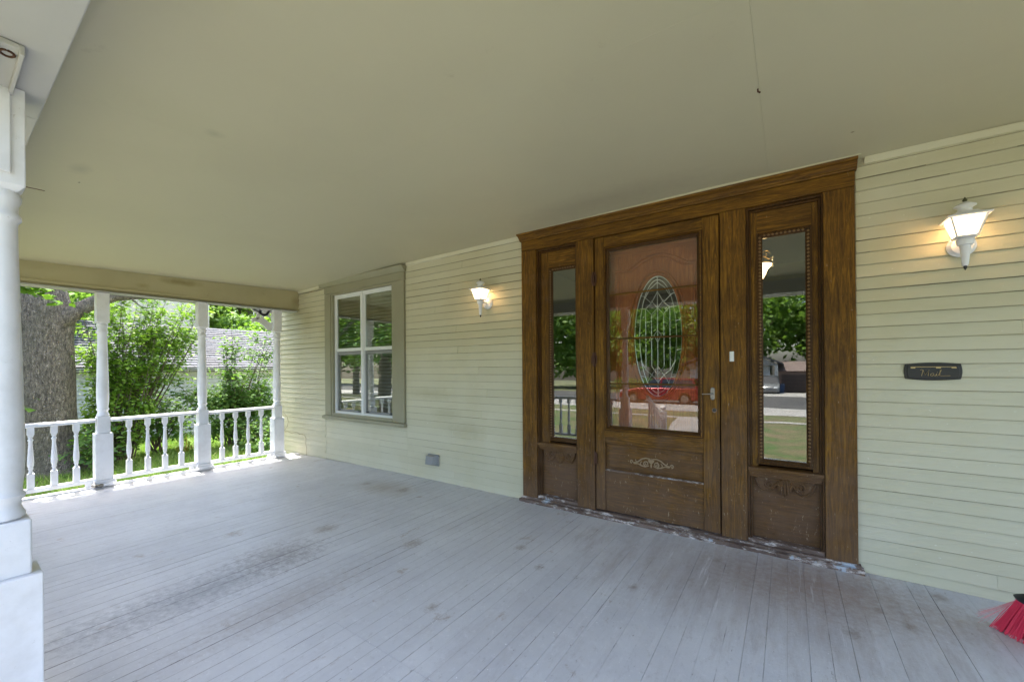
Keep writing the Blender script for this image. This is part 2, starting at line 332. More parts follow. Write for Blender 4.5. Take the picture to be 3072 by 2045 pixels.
WO = {}
def empty(name, loc, label, cat, group=None, rot=0):
    o = bpy.data.objects.new(name, None); C.objects.link(o); o.location = loc; o.empty_display_size = .1
    o['label'] = label; o['category'] = cat
    if group: o['group'] = group
    WO[o.name] = Vector(loc); return o
def mk(name, mb, mat, parent=None, bev=0, smooth=False, origin=None, kind=None, label=None, cat=None, group=None, rnd=None):
    me = bpy.data.meshes.new(name)
    org = Vector(origin) if origin is not None else Vector([(min(c) + max(c)) / 2 for c in zip(*mb.v)])
    me.from_pydata([(v[0] - org[0], v[1] - org[1], v[2] - org[2]) for v in mb.v], [], mb.f)
    b = bmesh.new(); b.from_mesh(me); bmesh.ops.recalc_face_normals(b, faces=b.faces); b.to_mesh(me); b.free()
    if rnd is not None:
        at = me.attributes.new('leafrnd', 'FLOAT', 'FACE'); at.data.foreach_set('value', rnd)
    me.materials.append(M[mat] if isinstance(mat, str) else mat)
    if smooth:
        me.polygons.foreach_set('use_smooth', [True] * len(me.polygons))
        try: me.set_sharp_from_angle(angle=R(40))
        except Exception: pass
    o = bpy.data.objects.new(name, me); C.objects.link(o)
    o.location = org - (WO[parent.name] if parent else Vector((0, 0, 0)))
    if parent: o.parent = parent
    WO[o.name] = org
    if bev:
        bv = o.modifiers.new('bevel', 'BEVEL'); bv.width = bev; bv.segments = 2; bv.limit_method = 'ANGLE'; bv.angle_limit = R(40)
    if kind: o['kind'] = kind
    if label: o['label'] = label
    if cat: o['category'] = cat
    if group: o['group'] = group
    return o
def dup(o, wloc=None, parent=None, label=None, keep=True):
    """copy of one object with the same mesh; wloc = world origin"""
    c = o.copy(); C.objects.link(c)
    if label: c['label'] = label
    if parent is not None: c.parent = parent
    if wloc is not None:
        wloc = Vector(wloc); c.location = wloc - (WO[c.parent.name] if c.parent else Vector((0, 0, 0))); WO[c.name] = wloc
    else: WO[c.name] = WO[o.name].copy()
    return c
def dup_tree(root, wloc, label):
    d = Vector(wloc) - WO[root.name]
    r = root.copy(); C.objects.link(r); r.location = wloc; r['label'] = label; WO[r.name] = Vector(wloc)
    def rec(src, par):
        for ch in list(src.children):
            c = ch.copy(); C.objects.link(c); c.parent = par; WO[c.name] = WO[ch.name] + d; rec(ch, c)
    rec(root, r); return r

def gz(x, y):
    z = -.56 - .02 * max(0, min(1, (-x - 8) / 6)) 
    if y < -12: z -= .03 * (-y - 12)
    return z
def lerp(a, b, t): return a + (b - a) * t

# ================================================================== GROUND
def sheet(name, poly_rows, mat, off, kind='structure', thick=0.0):
    """poly_rows: list of rows of (x,y) – draped grid"""
    mb = MB(); n = len(poly_rows[0])
    mb.v = [(x, y, gz(x, y) + off) for row in poly_rows for x, y in row]
    mb.f = [(i * n + j, i * n + j + 1, (i + 1) * n + j + 1, (i + 1) * n + j) for i in range(len(poly_rows) - 1) for j in range(n - 1)]
    return mk(name, mb, mat, kind=kind, smooth=True)
xs = [-150, -80, -40, -25, -18, -14, -12, -10, -9, -8, -6, -3, 0, 4, 10, 20, 45, 90, 150]
ys = [-160, -110, -70, -50, -30, -20, -15, -12, -9, -6, -3, 0, 4, 10, 30, 80, 150]
sheet('ground', [[(x, y) for x in xs] for y in ys], 'lawn', 0)
def strip(name, x0, x1, y0, y1, mat, off, nx=12, ny=4):
    return sheet(name, [[(lerp(x0, x1, j / nx), lerp(y0, y1, i / ny)) for j in range(nx + 1)] for i in range(ny + 1)], mat, off)
strip('sidewalk', -60, 60, -12.4, -11.9, 'conc', .012)
strip('kerb_apron', -60, 60, -19.6, -15.0, 'conc', .012)
strip('street', -90, 90, -35.4, -19.6, 'asphalt', .010)
strip('driveway', -3.5, 3.2, -46.5, -35.4, 'conc', .012)
# curved garden path from the porch steps to the sidewalk
rows = []
for i in range(25):
    t = i / 24; y = lerp(-5.0, -11.9, t); cx_ = -1.0 - 1.5 * math.sin(t * 1.5) ; rows.append([(cx_ - .75, y), (cx_, y), (cx_ + .75 + .25 * math.cos(t * 3), y)])
sheet('path', rows, 'conc', .016)

# ================================================================== PORCH FLOOR
floor = mk('porch_floor', MB().box(-6.42, -3.9, -3.24, .0, -.19, -.105).box(-3.9, 2.75, -3.24, .0, -.19, -.005), 'floor', kind='structure', bev=0)
PITCH = .083
def board_mb(y0, y1):
    w_ = PITCH / 2 - .0002; c_ = .0004
    return MB().prism([(-w_, -.03), (w_, -.03), (w_, -c_), (w_ - c_, 0), (-w_ + c_, 0), (-w_, -c_)], 'y', y0, y1)
def dip(x): return .05 * max(0, min(1, (-x - 3.9) / 2.6)) ** 1.3
protoA = mk('floor_board', board_mb(-3.25, -.002), 'floor', floor, origin=(0, -3.25, 0))
protoB = mk('floor_board', board_mb(-2.1475, -.002), 'floor', floor, origin=(0, -2.1475, 0))
protoC = mk('floor_board', board_mb(-3.25, -2.1495), 'floor', floor, origin=(0, -3.25, 0))
x = -6.36; i = 0
for o in (protoA, protoB, protoC): WO[o.name].x = 0
first = {0: True, 1: True, 2: True}
def place(proto, idx, x, y, rx=0):
    if first[idx]:
        o = proto; first[idx] = False
        o.location = Vector((x, y, 0)) - WO[floor.name]
    else:
        o = proto.copy(); C.objects.link(o); o.location = Vector((x, y, 0)) - WO[floor.name]
    o.rotation_euler = (rx, 0, 0)
    o.location.z += random.uniform(-.0010, .0005); o.location.x += random.choice((0, 0, 0, .0009, -.0007))
while x < 2.7:
    if -1.93 < x < 1.0:
        place(protoB, 1, x, -2.1475); place(protoC, 2, x, -3.25)
    else:
        place(protoA, 0, x, -3.25, -dip(x) / 3.25)
    x += PITCH
# porch skirt boards
mk('skirt_board', MB().box(-6.46, -6.425, -3.28, .0, -.2, -.06), 'white', floor, bev=.003)
mk('skirt_board', MB().box(-6.46, 2.78, -3.285, -3.25, -.2, -.032), 'white', floor, bev=.003)
mk('skirt_panel', MB().box(-6.44, -6.43, -3.26, 0, -.75, -.2), 'gsid', floor)
mk('skirt_panel', MB().box(-6.44, 2.75, -3.27, -3.255, -.75, -.2), 'gsid', floor)
# steps below the photographer
st = empty('porch_steps', (-.5, -3.9, -.6), 'wide grey wooden steps leading down from the porch opening to the path', 'steps')
for i in range(3):
    mk('tread', MB().box(-2.15, 1.1, -3.29 - .3 * (i + 1), -3.29 - .3 * i + .02, -.17 - .15 * i - .035, -.17 - .15 * i), 'floor', st, bev=.006)
    mk('riser', MB().box(-2.12, 1.07, -3.29 - .3 * i - .02, -3.29 - .3 * i, -.17 - .15 * i - .2 + .04, -.17 - .15 * i - .036), 'white', st)

# ================================================================== PORCH CEILING, BEAMS, ROOF
def cz(x, y):
    if x > -3.85: z = 2.592 - .0065 * abs(x + .5)
    else: z = 2.570 - .027 * (-x - 3.85)
    return z + .032 * y
ceil = mk('porch_ceiling', MB().box(-6.85, 2.9, -3.6, .05, 2.66, 2.74), 'soffit', kind='structure')
def panel(x0, x1, y0, y1):
    nx = max(2, int((x1 - x0) / .35)); ny = 5; mb = MB(); th = .012; g = .0003
    for lvl in (0, 1):
        for j in range(ny + 1):
            for i in range(nx + 1):
                X = lerp(x0 + g, x1 - g, i / nx); Y = lerp(y0 + g, y1 - g, j / ny)
                wv = .0035 * math.sin(X * 2.1 + Y * 1.3) * math.sin(Y * 2.7)
                mb.v.append((X, Y, cz(X, Y) + lvl * th + wv))
    n = nx + 1; o = (nx + 1) * (ny + 1)
    for j in range(ny):
        for i in range(nx):
            a = j * n + i; mb.f.append((a, a + n, a + n + 1, a + 1)); a += o; mb.f.append((a, a + 1, a + n + 1, a + n))
    for i in range(nx):
        mb.f.append((i, i + 1, i + 1 + o, i + o)); b_ = ny * n; mb.f.append((b_ + i + 1, b_ + i, b_ + i + o, b_ + i + 1 + o))
    for j in range(ny):
        mb.f.append((j * n, j * n + o, (j + 1) * n + o, (j + 1) * n)); a = j * n + nx; mb.f.append((a, a + n, a + n + o, a + o))
    return mb
for x0, x1 in ((-6.34, -3.9), (-3.9, -2.52), (-2.52, -.10), (-.10, 2.75)):
    for y0, y1 in ((-1.79, -.002), (-3.10, -1.79)):
        mk('ceiling_panel', panel(x0, x1, y0, y1), 'ceil', ceil, smooth=True)
for xa, xb in ((-1.25, -.30),):
    sb = MB(); n_ = 12
    for i in range(n_ + 1):
        X = lerp(xa, xb, i / n_); zc2 = cz(X, -1.79) + .0035 * math.sin(X * 2.1 - 1.79 * 1.3) * math.sin(-1.79 * 2.7)
        sb.v += [(X, -1.796, zc2 + .001), (X, -1.790, zc2 - .0008), (X, -1.784, zc2 + .001)]
    for i in range(n_): sb.f += [(i * 3, i * 3 + 1, i * 3 + 4, i * 3 + 3), (i * 3 + 1, i * 3 + 2, i * 3 + 5, i * 3 + 4)]
    mk('caulk_seam', sb, 'ceil', ceil)
# side beam (left end) and front beam
def sloped(x0, x1, y0, y1, zb0, zb1, zt):
    mb = MB(); return mb.add([(x0, y0, zb0), (x1, y0, zb0), (x1, y1, zb1), (x0, y1, zb1), (x0, y0, zt), (x1, y0, zt), (x1, y1, zt), (x0, y1, zt)],
                             [(0, 3, 2, 1), (4, 5, 6, 7), (0, 1, 5, 4), (1, 2, 6, 5), (2, 3, 7, 6), (3, 0, 4, 7)])
mk('side_beam', sloped(-6.47, -6.335, -3.08, -.004, 2.178, 2.208, 2.62), 'beam', ceil, bev=.003)
mk('beam_moulding', sloped(-6.335, -6.318, -3.08, -.03, 2.196, 2.222, 2.235), 'beam', ceil, bev=.003)
mk('beam_soffit_board', sloped(-6.50, -6.30, -3.08, -.045, 2.166, 2.194, 2.205 - .027), 'soffit', ceil, bev=.002)
mk('front_beam', MB().box(-6.5, -2.376, -3.46, -3.082, 2.262, 2.5), 'soffit', ceil, bev=.004)
mk('front_beam', MB().box(-2.374, 2.9, -3.46, -3.082, 2.262, 2.5), 'soffit', ceil, bev=.004)
mk('cove_moulding', MB().prism([(-3.081, 2.50), (-3.06, 2.50), (-3.081, 2.44)], 'x', -6.33, 2.75), 'ceil', ceil)
mk('fascia', MB().box(-6.86, 2.9, -3.62, -3.58, 2.38, 2.75), 'white', ceil)
mk('fascia', MB().box(-6.86, -6.83, -3.58, .1, 2.38, 2.75), 'white', ceil)
mk('roof_deck', MB().prism([(-3.66, 2.76), (.2, 3.5), (.2, 3.56), (-3.66, 2.80)], 'x', -6.9, 2.95), 'shingle', ceil)
br = empty('hanging_strip', (-1.99, -3.19, 2.23), 'short rusty wooden strip fixed under the front beam beside the nearest post', 'bracket')
mk('channel', MB().box(-2.21, -1.86, -3.222, -3.212, 2.23, 2.26).box(-2.21, -1.86, -3.17, -3.16, 2.23, 2.26).box(-2.21, -1.86, -3.213, -3.169, 2.245, 2.26), 'soffit', br, bev=.002)
mk('rusty_ring', MB().tube([(-1.91 + .018 * math.cos(a), -3.19 + .014 * math.sin(a), 2.243) for a in np.linspace(0, 6.1, 14)], .0035, 6), 'rust', br)

# ================================================================== HOUSE
house = empty('house', (-1, 0, 0), 'cream clapboard house front with dark oak entrance, double sash window and porch', 'house')
WX0, WX1 = -6.96, 2.95
for b_ in ((-6.96, -5.43, 0, 2.9), (-4.075, -1.99, 0, 2.9), (.19, 2.95, 0, 2.9), (-5.43, -4.075, -.2, .66), (-5.43, -4.075, 2.36, 2.9), (-1.99, .19, 2.44, 2.9), (-6.96, 2.95, 2.9, 5.4), (-6.96, -5.43, -.8, 0), (-5.43, 2.95, -.8, -.2), (-4.075, -1.99, -.2, 0), (.19, 2.95, -.2, 0)):
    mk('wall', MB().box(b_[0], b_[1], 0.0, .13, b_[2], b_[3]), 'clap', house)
EXPO = .0775; Z0 = 1.302 - 16 * EXPO
def clap_mb(x0, x1, t=.013, h=EXPO):
    """wedge with a slightly uneven lower edge"""
    n = max(1, int((x1 - x0) / .30)); v = []; f = []
    for i in range(n + 1):
        X = lerp(x0, x1, i / n); j = random.uniform(-.0009, .0009); tj = t + random.uniform(-.0015, .0015)
        v += [(X, -tj, j), (X, -.0022, h + .001), (X, .0, h + .001), (X, .0, j)]
    for i in range(n):
        a = i * 4
        for q in range(4): f.append((a + q, a + (q + 1) % 4, a + 4 + (q + 1) % 4, a + 4 + q))
    f.append((3, 2, 1, 0)); e = n * 4; f.append((e, e + 1, e + 2, e + 3))
    return MB().add(v, f)
GAP = .0015
def courses(x0, x1, z_from, z_to, joints=True, t=.013):
    k_ = math.floor((z_from - Z0) / EXPO)
    while Z0 + k_ * EXPO < z_to - .004:
        zb = Z0 + k_ * EXPO; h = EXPO
        lo = max(zb, z_from); hi = min(zb + EXPO, z_to)
        xs_ = [x0, x1]
        L = x1 - x0
        if joints and L > 1.2 and (k_ * 7) % 3 == 0: xs_.insert(1, x0 + L * random.uniform(.2, .8))
        for a, b_ in zip(xs_[:-1], xs_[1:]):
            mb = clap_mb(a + GAP / 2, b_ - GAP / 2, t + random.uniform(-.001, .0025), hi - lo)
            mb.v = [(q[0], q[1], q[2] + lo) for q in mb.v]
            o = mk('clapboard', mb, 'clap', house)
            o.location.z += random.uniform(-.0008, .0008)
            if random.random() < .2: o.location.y -= .0012
        k_ += 1
courses(-6.93, -5.60, -.05, 2.47, t=.017)
courses(-5.60, -3.842, -.01, .565); 
courses(-3.842, -2.145, 0, 2.555)
courses(.358, 2.9, 0, 2.57)
courses(-6.93, -6.5, 2.47, 2.9, False)
mk('corner_board', MB().box(-7.005, -6.932, -.028, .05, -.75, 2.9), 'vinyl', house, bev=.003)
# crown strip under the ceiling
def crown(x0, x1):
    mb = MB(); n = 8
    for i in range(n + 1):
        X = lerp(x0, x1, i / n); z = cz(X, 0)
        mb.v += [(X, -.001, z - .038), (X, -.018, z - .036), (X, -.034, z - .004), (X, -.034, z + .012), (X, -.001, z + .012)]
    for i in range(n):
        for q in range(5): a = i * 5; mb.f.append((a + q, a + (q + 1) % 5, a + 5 + (q + 1) % 5, a + 5 + q))
    mb.f += [(4, 3, 2, 1, 0), tuple(n * 5 + q for q in range(5))]; return mb
for a, b_ in ((-6.33, -5.74), (-3.82, -2.17), (.40, 2.9)): mk('crown_moulding', crown(a, b_), 'clap', house)
# the strip of cream trim between the entrance cornice and the ceiling
mk('trim_strip', MB().box(-2.16, .375, -.108, -.001, 2.576, 2.592), 'clap', house, bev=.002)
# side wall, upper part, interior, roof
mk('side_wall', MB().box(-6.95, -6.85, .13, 8, -.8, 5.4), 'clap', house)
mk('far_side_wall', MB().box(2.85, 2.95, .13, 8, -.8, 5.4), 'clap', house)
mk('back_wall', MB().box(-6.95, 2.95, 8, 8.1, -.8, 5.4), 'clap', house)
mk('roof', MB().prism([(-.5, 5.4), (8.6, 5.4), (4.05, 8.0)], 'x', -7.3, 3.3), 'shingle', house)
mk('room_floor', MB().box(-6.8, 2.8, .14, 7.9, -.2, -.02), 'dark', house)
mk('room_ceiling', MB().box(-6.8, 2.8, .14, 7.9, 2.75, 2.85), 'dark', house)
mk('room_wall', MB().box(-3.1, -3.0, .14, 7.9, 0, 2.75).box(-6.8, 2.8, 3.6, 3.7, 0, 2.75), 'dark', house)

# ---- window
def frame_mb(x0, x1, z0, z1, y0, y1, wl, wr=None, wt=None, wb=None):
    wr = wl if wr is None else wr; wt = wl if wt is None else wt; wb = wl if wb is None else wb
    return MB().box(x0, x0 + wl, y0, y1, z0, z1).box(x1 - wr, x1, y0, y1, z0, z1).box(x0 + wl, x1 - wr, y0, y1, z1 - wt, z1).box(x0 + wl, x1 - wr, y0, y1, z0, z0 + wb)
win = mk('window', MB().box(-5.58, -5.435, -.032, 0, .62, 2.36), 'trim', house, bev=.003)
mk('side_casing', MB().box(-4.07, -3.862, -.032, 0, .62, 2.375), 'trim', win, bev=.003)
mk('head_casing', MB().box(-5.59, -3.855, -.034, 0, 2.378, 2.475), 'trim', win, bev=.003)
mk('head_crown', MB().prism([(-.001, 2.476), (-.04, 2.476), (-.05, 2.495), (-.085, 2.535), (-.085, 2.548), (-.001, 2.548)], 'x', -5.68, -3.835), 'trim', win)
mk('sill', MB().box(-5.62, -3.84, -.062, .03, .575, .618), 'trim', win, bev=.004)
mk('jamb', MB().box(-5.434, -5.40, -.02, .07, .62, 2.375), 'trim', win); mk('jamb', MB().box(-4.098, -4.071, -.02, .07, .62, 2.375), 'trim', win)
mk('head_jamb', MB().box(-5.40, -4.098, -.02, .07, 2.345, 2.376), 'trim', win)
mk('sub_sill', MB().box(-5.40, -4.098, -.03, .07, .62, .655), 'trim', win)
for a, b_ in ((-5.395, -4.755), (-4.742, -4.10)):
    mk('window_frame', frame_mb(a, b_, .657, 2.343, .012, .058, .026, .026, .032, .03), 'vinyl', win, bev=.002)
    mk('upper_sash', frame_mb(a + .027, b_ - .027, 1.535, 2.31, .022, .04, .02, .02, .02, .045), 'vinyl', win, bev=.0015)
    mk('lower_sash', frame_mb(a + .027, b_ - .027, .688, 1.53, .036, .054, .02, .02, .045, .028), 'grey', win, bev=.0015)
    mk('pane', MB().box(a + .048, b_ - .048, .030, .033, 1.581, 2.289), 'wglass', win)
    mk('pane', MB().box(a + .048, b_ - .048, .045, .048, .717, 1.484), 'wglass', win)
mk('mullion_cover', MB().box(-4.768, -4.728, .004, .012, .658, 2.342), 'vinyl', win, bev=.001)
for gi, (a, b_) in enumerate(((-5.36, -4.79), (-4.70, -4.13))):
    bl = empty('window_blind', ((a + b_) / 2, .1, 2.3), ('cream slatted blind half raised behind the left half of the porch window', 'cream slatted blind half raised behind the right half of the porch window')[gi], 'blind', 'blinds in the porch window')
    mk('head_rail', MB().box(a, b_, .085, .125, 2.27, 2.31), 'blind', bl)
    sl = None; z = 2.25
    while z > .74:
        if sl is None: sl = mk('slat', MB().add([(a, .084, z), (b_, .084, z), (b_, .112, z + .016), (a, .112, z + .016), (a, .084, z + .003), (b_, .084, z + .003), (b_, .112, z + .019), (a, .112, z + .019)], [(0, 1, 2, 3), (4, 7, 6, 5), (0, 4, 5, 1), (3, 2, 6, 7), (0, 3, 7, 4), (1, 5, 6, 2)]), 'blind', bl); wl0 = WO[sl.name].copy()
        else: dup(sl, (wl0[0], wl0[1], z + .006))
        z -= .046
    mk('cord', MB().tube([(a + .1, .082, 2.27), (a + .1, .082, .75)], .003, 5).tube([(a + .16, .082, 2.27), (a + .16, .082, .8)], .003, 5), 'blind', bl)
# sash latches
for a in (-5.33, -4.86, -4.68, -4.2): mk('tilt_latch', MB().box(a, a + .03, .02, .036, .70, .714), 'black', win)

# ---- entrance
ent = mk('entrance_casing', MB().box(-2.143, -1.982, -.032, .0, .045, 2.418), 'wood_v', house, bev=.003)
mk('casing_board', MB().add([(.196, -.032, .03), (.358, -.032, .03), (.358, 0, .03), (.196, 0, .03), (.194, -.032, 2.418), (.352, -.032, 2.418), (.352, 0, 2.418), (.194, 0, 2.418)], [(0, 3, 2, 1), (4, 5, 6, 7), (0, 1, 5, 4), (1, 2, 6, 5), (2, 3, 7, 6), (3, 0, 4, 7)]), 'wood_v', ent, bev=.003)
mk('mullion_board', MB().box(-1.562, -1.397, -.03, .1, .05, 2.418), 'wood_v', ent, bev=.003)
mk('mullion_board', MB().box(-.407, -.243, -.03, .1, .05, 2.418), 'wood_v', ent, bev=.003)
mk('head_board', MB().box(-2.143, .353, -.034, .1, 2.420, 2.515), 'wood_h', ent, bev=.003)
mk('cornice', MB().prism([(0, 2.516), (-.046, 2.516), (-.050, 2.526), (-.060, 2.530), (-.066, 2.540), (-.085, 2.556), (-.104, 2.560), (-.108, 2.574), (0, 2.574)], 'x', -2.152, .362), 'wood_h', ent)
th = mk('threshold', MB().box(-2.165, .385, -.075, .1, -.02, .028), 'sillw', ent, bev=.006)
mk('threshold_step', MB().box(-2.150, .372, -.045, .1, .0285, .046), 'sillw', ent, bev=.004)
def bead_strip(p0, p1, y, n, r=.0085):
    mb = MB()
    for i in range(n):
        t = (i + .5) / n; mb.ball((lerp(p0[0], p1[0], t), y, lerp(p0[1], p1[1], t)), r, 6, 4, (1, .8, 1))
    return mb
def bevel_frame(x0, x1, z0, z1, w_, ya, yb):
    """picture-frame moulding: outer edge at ya falls to yb at inner edge"""
    mb = MB(); o = [(x0, z0), (x1, z0), (x1, z1), (x0, z1)]; i_ = [(x0 + w_, z0 + w_), (x1 - w_, z0 + w_), (x1 - w_, z1 - w_), (x0 + w_, z1 - w_)]
    md = [((a[0] * .45 + b[0] * .55), (a[1] * .45 + b[1] * .55)) for a, b in zip(o, i_)]
    rings = [(o, yb + .012), (o, ya), (md, ya - .004), (md, (ya + yb) / 2), (i_, yb), (i_, yb + .012)]
    for pts, y in rings: mb.v += [(a, y, b) for a, b in pts]
    for r in range(5):
        for q in range(4): mb.f.append((r * 4 + q, r * 4 + (q + 1) % 4, (r + 1) * 4 + (q + 1) % 4, (r + 1) * 4 + q))
    return mb
def spiral(cx_, cz_, r0, turns, a0, dirn, n=26, y=0.):
    return [(cx_ + r0 * (1 - .82 * t) * math.cos(a0 + dirn * turns * 2 * math.pi * t), y, cz_ + r0 * (1 - .82 * t) * math.sin(a0 + dirn * turns * 2 * math.pi * t)) for t in np.linspace(0, 1, n)]
def fan_mb(cx_, ztop, hw, y, s=1.):
    """carved apron: two scrolled wings and a fluted shell between"""
    mb = MB()
    for sg in (-1, 1):
        wing = []
        for t in np.linspace(0, 1, 14):
            wing.append((cx_ + sg * lerp(.03, hw, t), ztop - .088 * math.sin(math.pi * (1 - t) ** .75) * (1 - .15 * t) - .012))
        top = [(cx_ + sg * hw, ztop), (cx_ + sg * .03, ztop)]
        poly = wing + top
        if sg > 0: poly = poly[::-1]
        mb.prism(poly, 'y', y - .014, y)
        mb.tube([(a, y - .017, b) for a, b in wing], .007, 6)
        mb.tube(spiral(cx_ + sg * hw * .52, ztop - .045, .030, 1.4, math.pi / 2, -sg, y=y - .020), .006, 6)
        mb.tube([(cx_ + sg * hw * .95, y - .009, ztop - .012), (cx_ + sg * hw * .75, y - .011, ztop - .022), (cx_ + sg * hw * .55, y - .011, ztop - .014)], .004, 6)
    for i in range(7):
        a = (i - 3) * .30; L = (.075 + .03 * math.cos(a * 1.6)) * s
        mb.tube([(cx_ + .3 * .03 * (i - 3), y - .008, ztop - .004), (cx_ + math.sin(a) * L * .62, y - .022, ztop - L * .55), (cx_ + math.sin(a) * L * .62, y - .018, ztop - L * math.cos(a * .8))], [.005, .009, .007], 6)
    mb.tube([(cx_, y - .010, ztop - .098), (cx_, y - .010, ztop - .122)], [.011, .002], 6)
    return mb
def sidelight(x0, x1, gx0, gx1, lab):
    s = mk('sidelight', MB().box(x0 + .001, x1 - .001, .045, .065, .075, .57), 'wood_p', house, label=lab)   # lower panel board
    # stepped frame round the opening
    mk('frame_step', MB().box(x0, x0 + .014, -.012, .08, .05, 2.418).box(x1 - .012, x1, -.012, .08, .05, 2.418).box(x0 + .014, x1 - .012, -.012, .08, 2.402, 2.418), 'wood_d', s, bev=.002)
    mk('inner_step', MB().box(x0 + .015, x0 + .026, .008, .08, .05, 2.40).box(x1 - .024, x1 - .013, .008, .08, .05, 2.40).box(x0 + .026, x1 - .024, .008, .08, 2.386, 2.40), 'wood_d', s, bev=.002)
    a, b_ = x0 + .027, x1 - .025
    mk('stile', MB().box(a, gx0 - .034, .022, .06, .58, 2.385), 'wood_v', s, bev=.001)
    mk('stile', MB().box(gx1 + .034, b_, .022, .06, .58, 2.385), 'wood_v', s, bev=.001)
    mk('rail', MB().box(gx0 - .0335, gx1 + .0335, .022, .06, 2.232, 2.385), 'wood_h', s, bev=.001)
    mk('glazing_moulding', bevel_frame(gx0 - .036, gx1 + .036, .600, 2.233, .036, .012, .034), 'wood_d', s)
    nz = int((2.2 - .65) / .024); nx_ = max(4, int((gx1 - gx0) / .024))
    mb = bead_strip((gx0 - .016, .64), (gx0 - .016, 2.21), .012, nz); o2 = bead_strip((gx1 + .016, .64), (gx1 + .016, 2.21), .012, nz); o3 = bead_strip((gx0, 2.212), (gx1, 2.212), .012, nx_)
    mb.add(o2.v, o2.f).add(o3.v, o3.f)
    mk('beading', mb, 'carve2', s, kind='stuff')
    mk('pane', MB().box(gx0, gx1, .036, .040, .637, 2.196), 'glass', s)
    mk('sill', MB().box(x0 + .004, x1 - .004, -.034, .06, .560, .582), 'wood_p', s, bev=.003)
    for q in range(3): mk('reeded_moulding', MB().box(x0 + .008 + .003 * q, x1 - .008 - .003 * q, -.020 + .010 * q, .05, .543 - .016 * q, .5585 - .016 * q), 'wood_p', s, bev=.003)
    cxm = (x0 + x1) / 2 
    mk('carved_apron', fan_mb(cxm, .505, (x1 - x0) / 2 - .05, .045), 'wood_p', s, smooth=True)
    mk('base_rail', MB().box(x0 + .002, x1 - .002, -.02, .06, .0465, .074), 'sillw', s, bev=.003)
sidelight(-1.981, -1.563, -1.832, -1.598, 'left sidelight with a tall narrow pane and carved apron')
sidelight(-.242, .195, -.144, .101, 'right sidelight with a tall narrow pane, wider stiles and carved apron')

# storm door
X0, X1 = -1.388, -.416
sdr = mk('storm_door', MB().box(-1.303, -.529, -.008, .02, .058, .402), 'wood_h', house, bev=.002, label='dark oak storm door with large glass over three thin bars')
mk('stile', MB().box(X0, -1.304, -.018, .022, .058, 2.413), 'wood_v', sdr, bev=.003); mk('stile', MB().box(-.528, X1, -.018, .022, .058, 2.413), 'wood_v', sdr, bev=.003)
mk('top_rail', MB().box(-1.3035, -.5285, -.016, .022, 2.325, 2.413), 'wood_h', sdr, bev=.002)
mk('lock_rail', MB().box(-1.3035, -.5285, -.016, .022, .640, .748), 'wood_h', sdr, bev=.002)
mk('lower_ledge', MB().box(-1.3035, -.5285, -.020, .01, .403, .414), 'sillw', sdr, bev=.003)
mk('recessed_panel', MB().box(-1.303, -.529, .004, .018, .414, .640), 'wood_p', sdr)
mk('raised_field', MB().add([(-1.302, .003, .416), (-.530, .003, .416), (-.530, .003, .638), (-1.302, .003, .638), (-1.268, -.008, .450), (-.564, -.008, .450), (-.564, -.008, .608), (-1.268, -.008, .608), (-1.302, .0038, .416), (-.530, .0038, .416), (-.530, .0038, .638), (-1.302, .0038, .638)],
    [(4, 5, 6, 7), (0, 1, 5, 4), (1, 2, 6, 5), (2, 3, 7, 6), (3, 0, 4, 7), (8, 9, 1, 0), (9, 10, 2, 1), (10, 11, 3, 2), (11, 8, 0, 3), (11, 10, 9, 8)]), 'wood_h', sdr)
mk('glazing_moulding', bevel_frame(-1.304, -.528, .750, 2.323, .040, -.024, .004), 'wood_d', sdr)
mk('moulding_bead', bevel_frame(-1.296, -.536, .758, 2.315, .012, -.030, -.02), 'wood_h', sdr)
mk('pane', MB().box(-1.263, -.569, .006, .010, .791, 2.283), 'sglass', sdr)
for z in (1.912, 1.532, 1.150): mk('glazing_bar', MB().prism([(-.006, z - .003), (-.006, z + .003), (.0055, z + .0075), (.0055, z - .0075)], 'x', -1.262, -.570), 'wood_h', sdr, bev=.001)
# carved applique: acanthus scroll
mb = MB(); cx_ = -.918; zc_ = .508; y = -.010
for sg in (-1, 1):
    mb.tube(spiral(cx_ + sg * .040, zc_ - .004, .023, 1.4, -math.pi / 2, sg, y=y), [lerp(.0055, .003, t) for t in np.linspace(0, 1, 26)], 6)
    mb.tube([(cx_ + sg * q[0], y, zc_ + q[1]) for q in ((.012, .038), (.045, .040), (.075, .030), (.100, .010), (.120, -.004), (.145, -.008))], [.0045, .006, .006, .006, .007, .007], 6)
    mb.tube([(cx_ + sg * q[0], y, zc_ + q[1]) for q in ((.018, -.018), (.05, -.030), (.080, -.024), (.105, -.012), (.14, -.014))], [.004, .0055, .006, .005, .005], 6)
    mb.tube(spiral(cx_ + sg * .158, zc_ + .000, .015, 1.1, -math.pi / 2, sg, 16, y), .0045, 6)
    mb.tube([(cx_ + sg * q[0], y, zc_ + q[1]) for q in ((.075, .010), (.088, -.004), (.083, -.018))], [.003, .0055, .003], 6)
    mb.tube([(cx_ + sg * q[0], y, zc_ + q[1]) for q in ((.118, .004), (.128, .014), (.124, .022))], [.005, .004, .002], 6)
for i in range(5):
    a = (i - 2) * .38; mb.tube([(cx_ + math.sin(a) * .006, y, zc_), (cx_ + math.sin(a) * .026, y - .002, zc_ + math.cos(a) * .024), (cx_ + math.sin(a) * .034, y, zc_ + math.cos(a) * .044)], [.003, .0055, .003], 6)
mb.tube([(cx_, y, zc_ - .002), (cx_, y - .002, zc_ - .02), (cx_, y, zc_ - .034)], [.004, .006, .003], 6)
mk('carved_scroll', mb, 'carve', sdr, smooth=True)
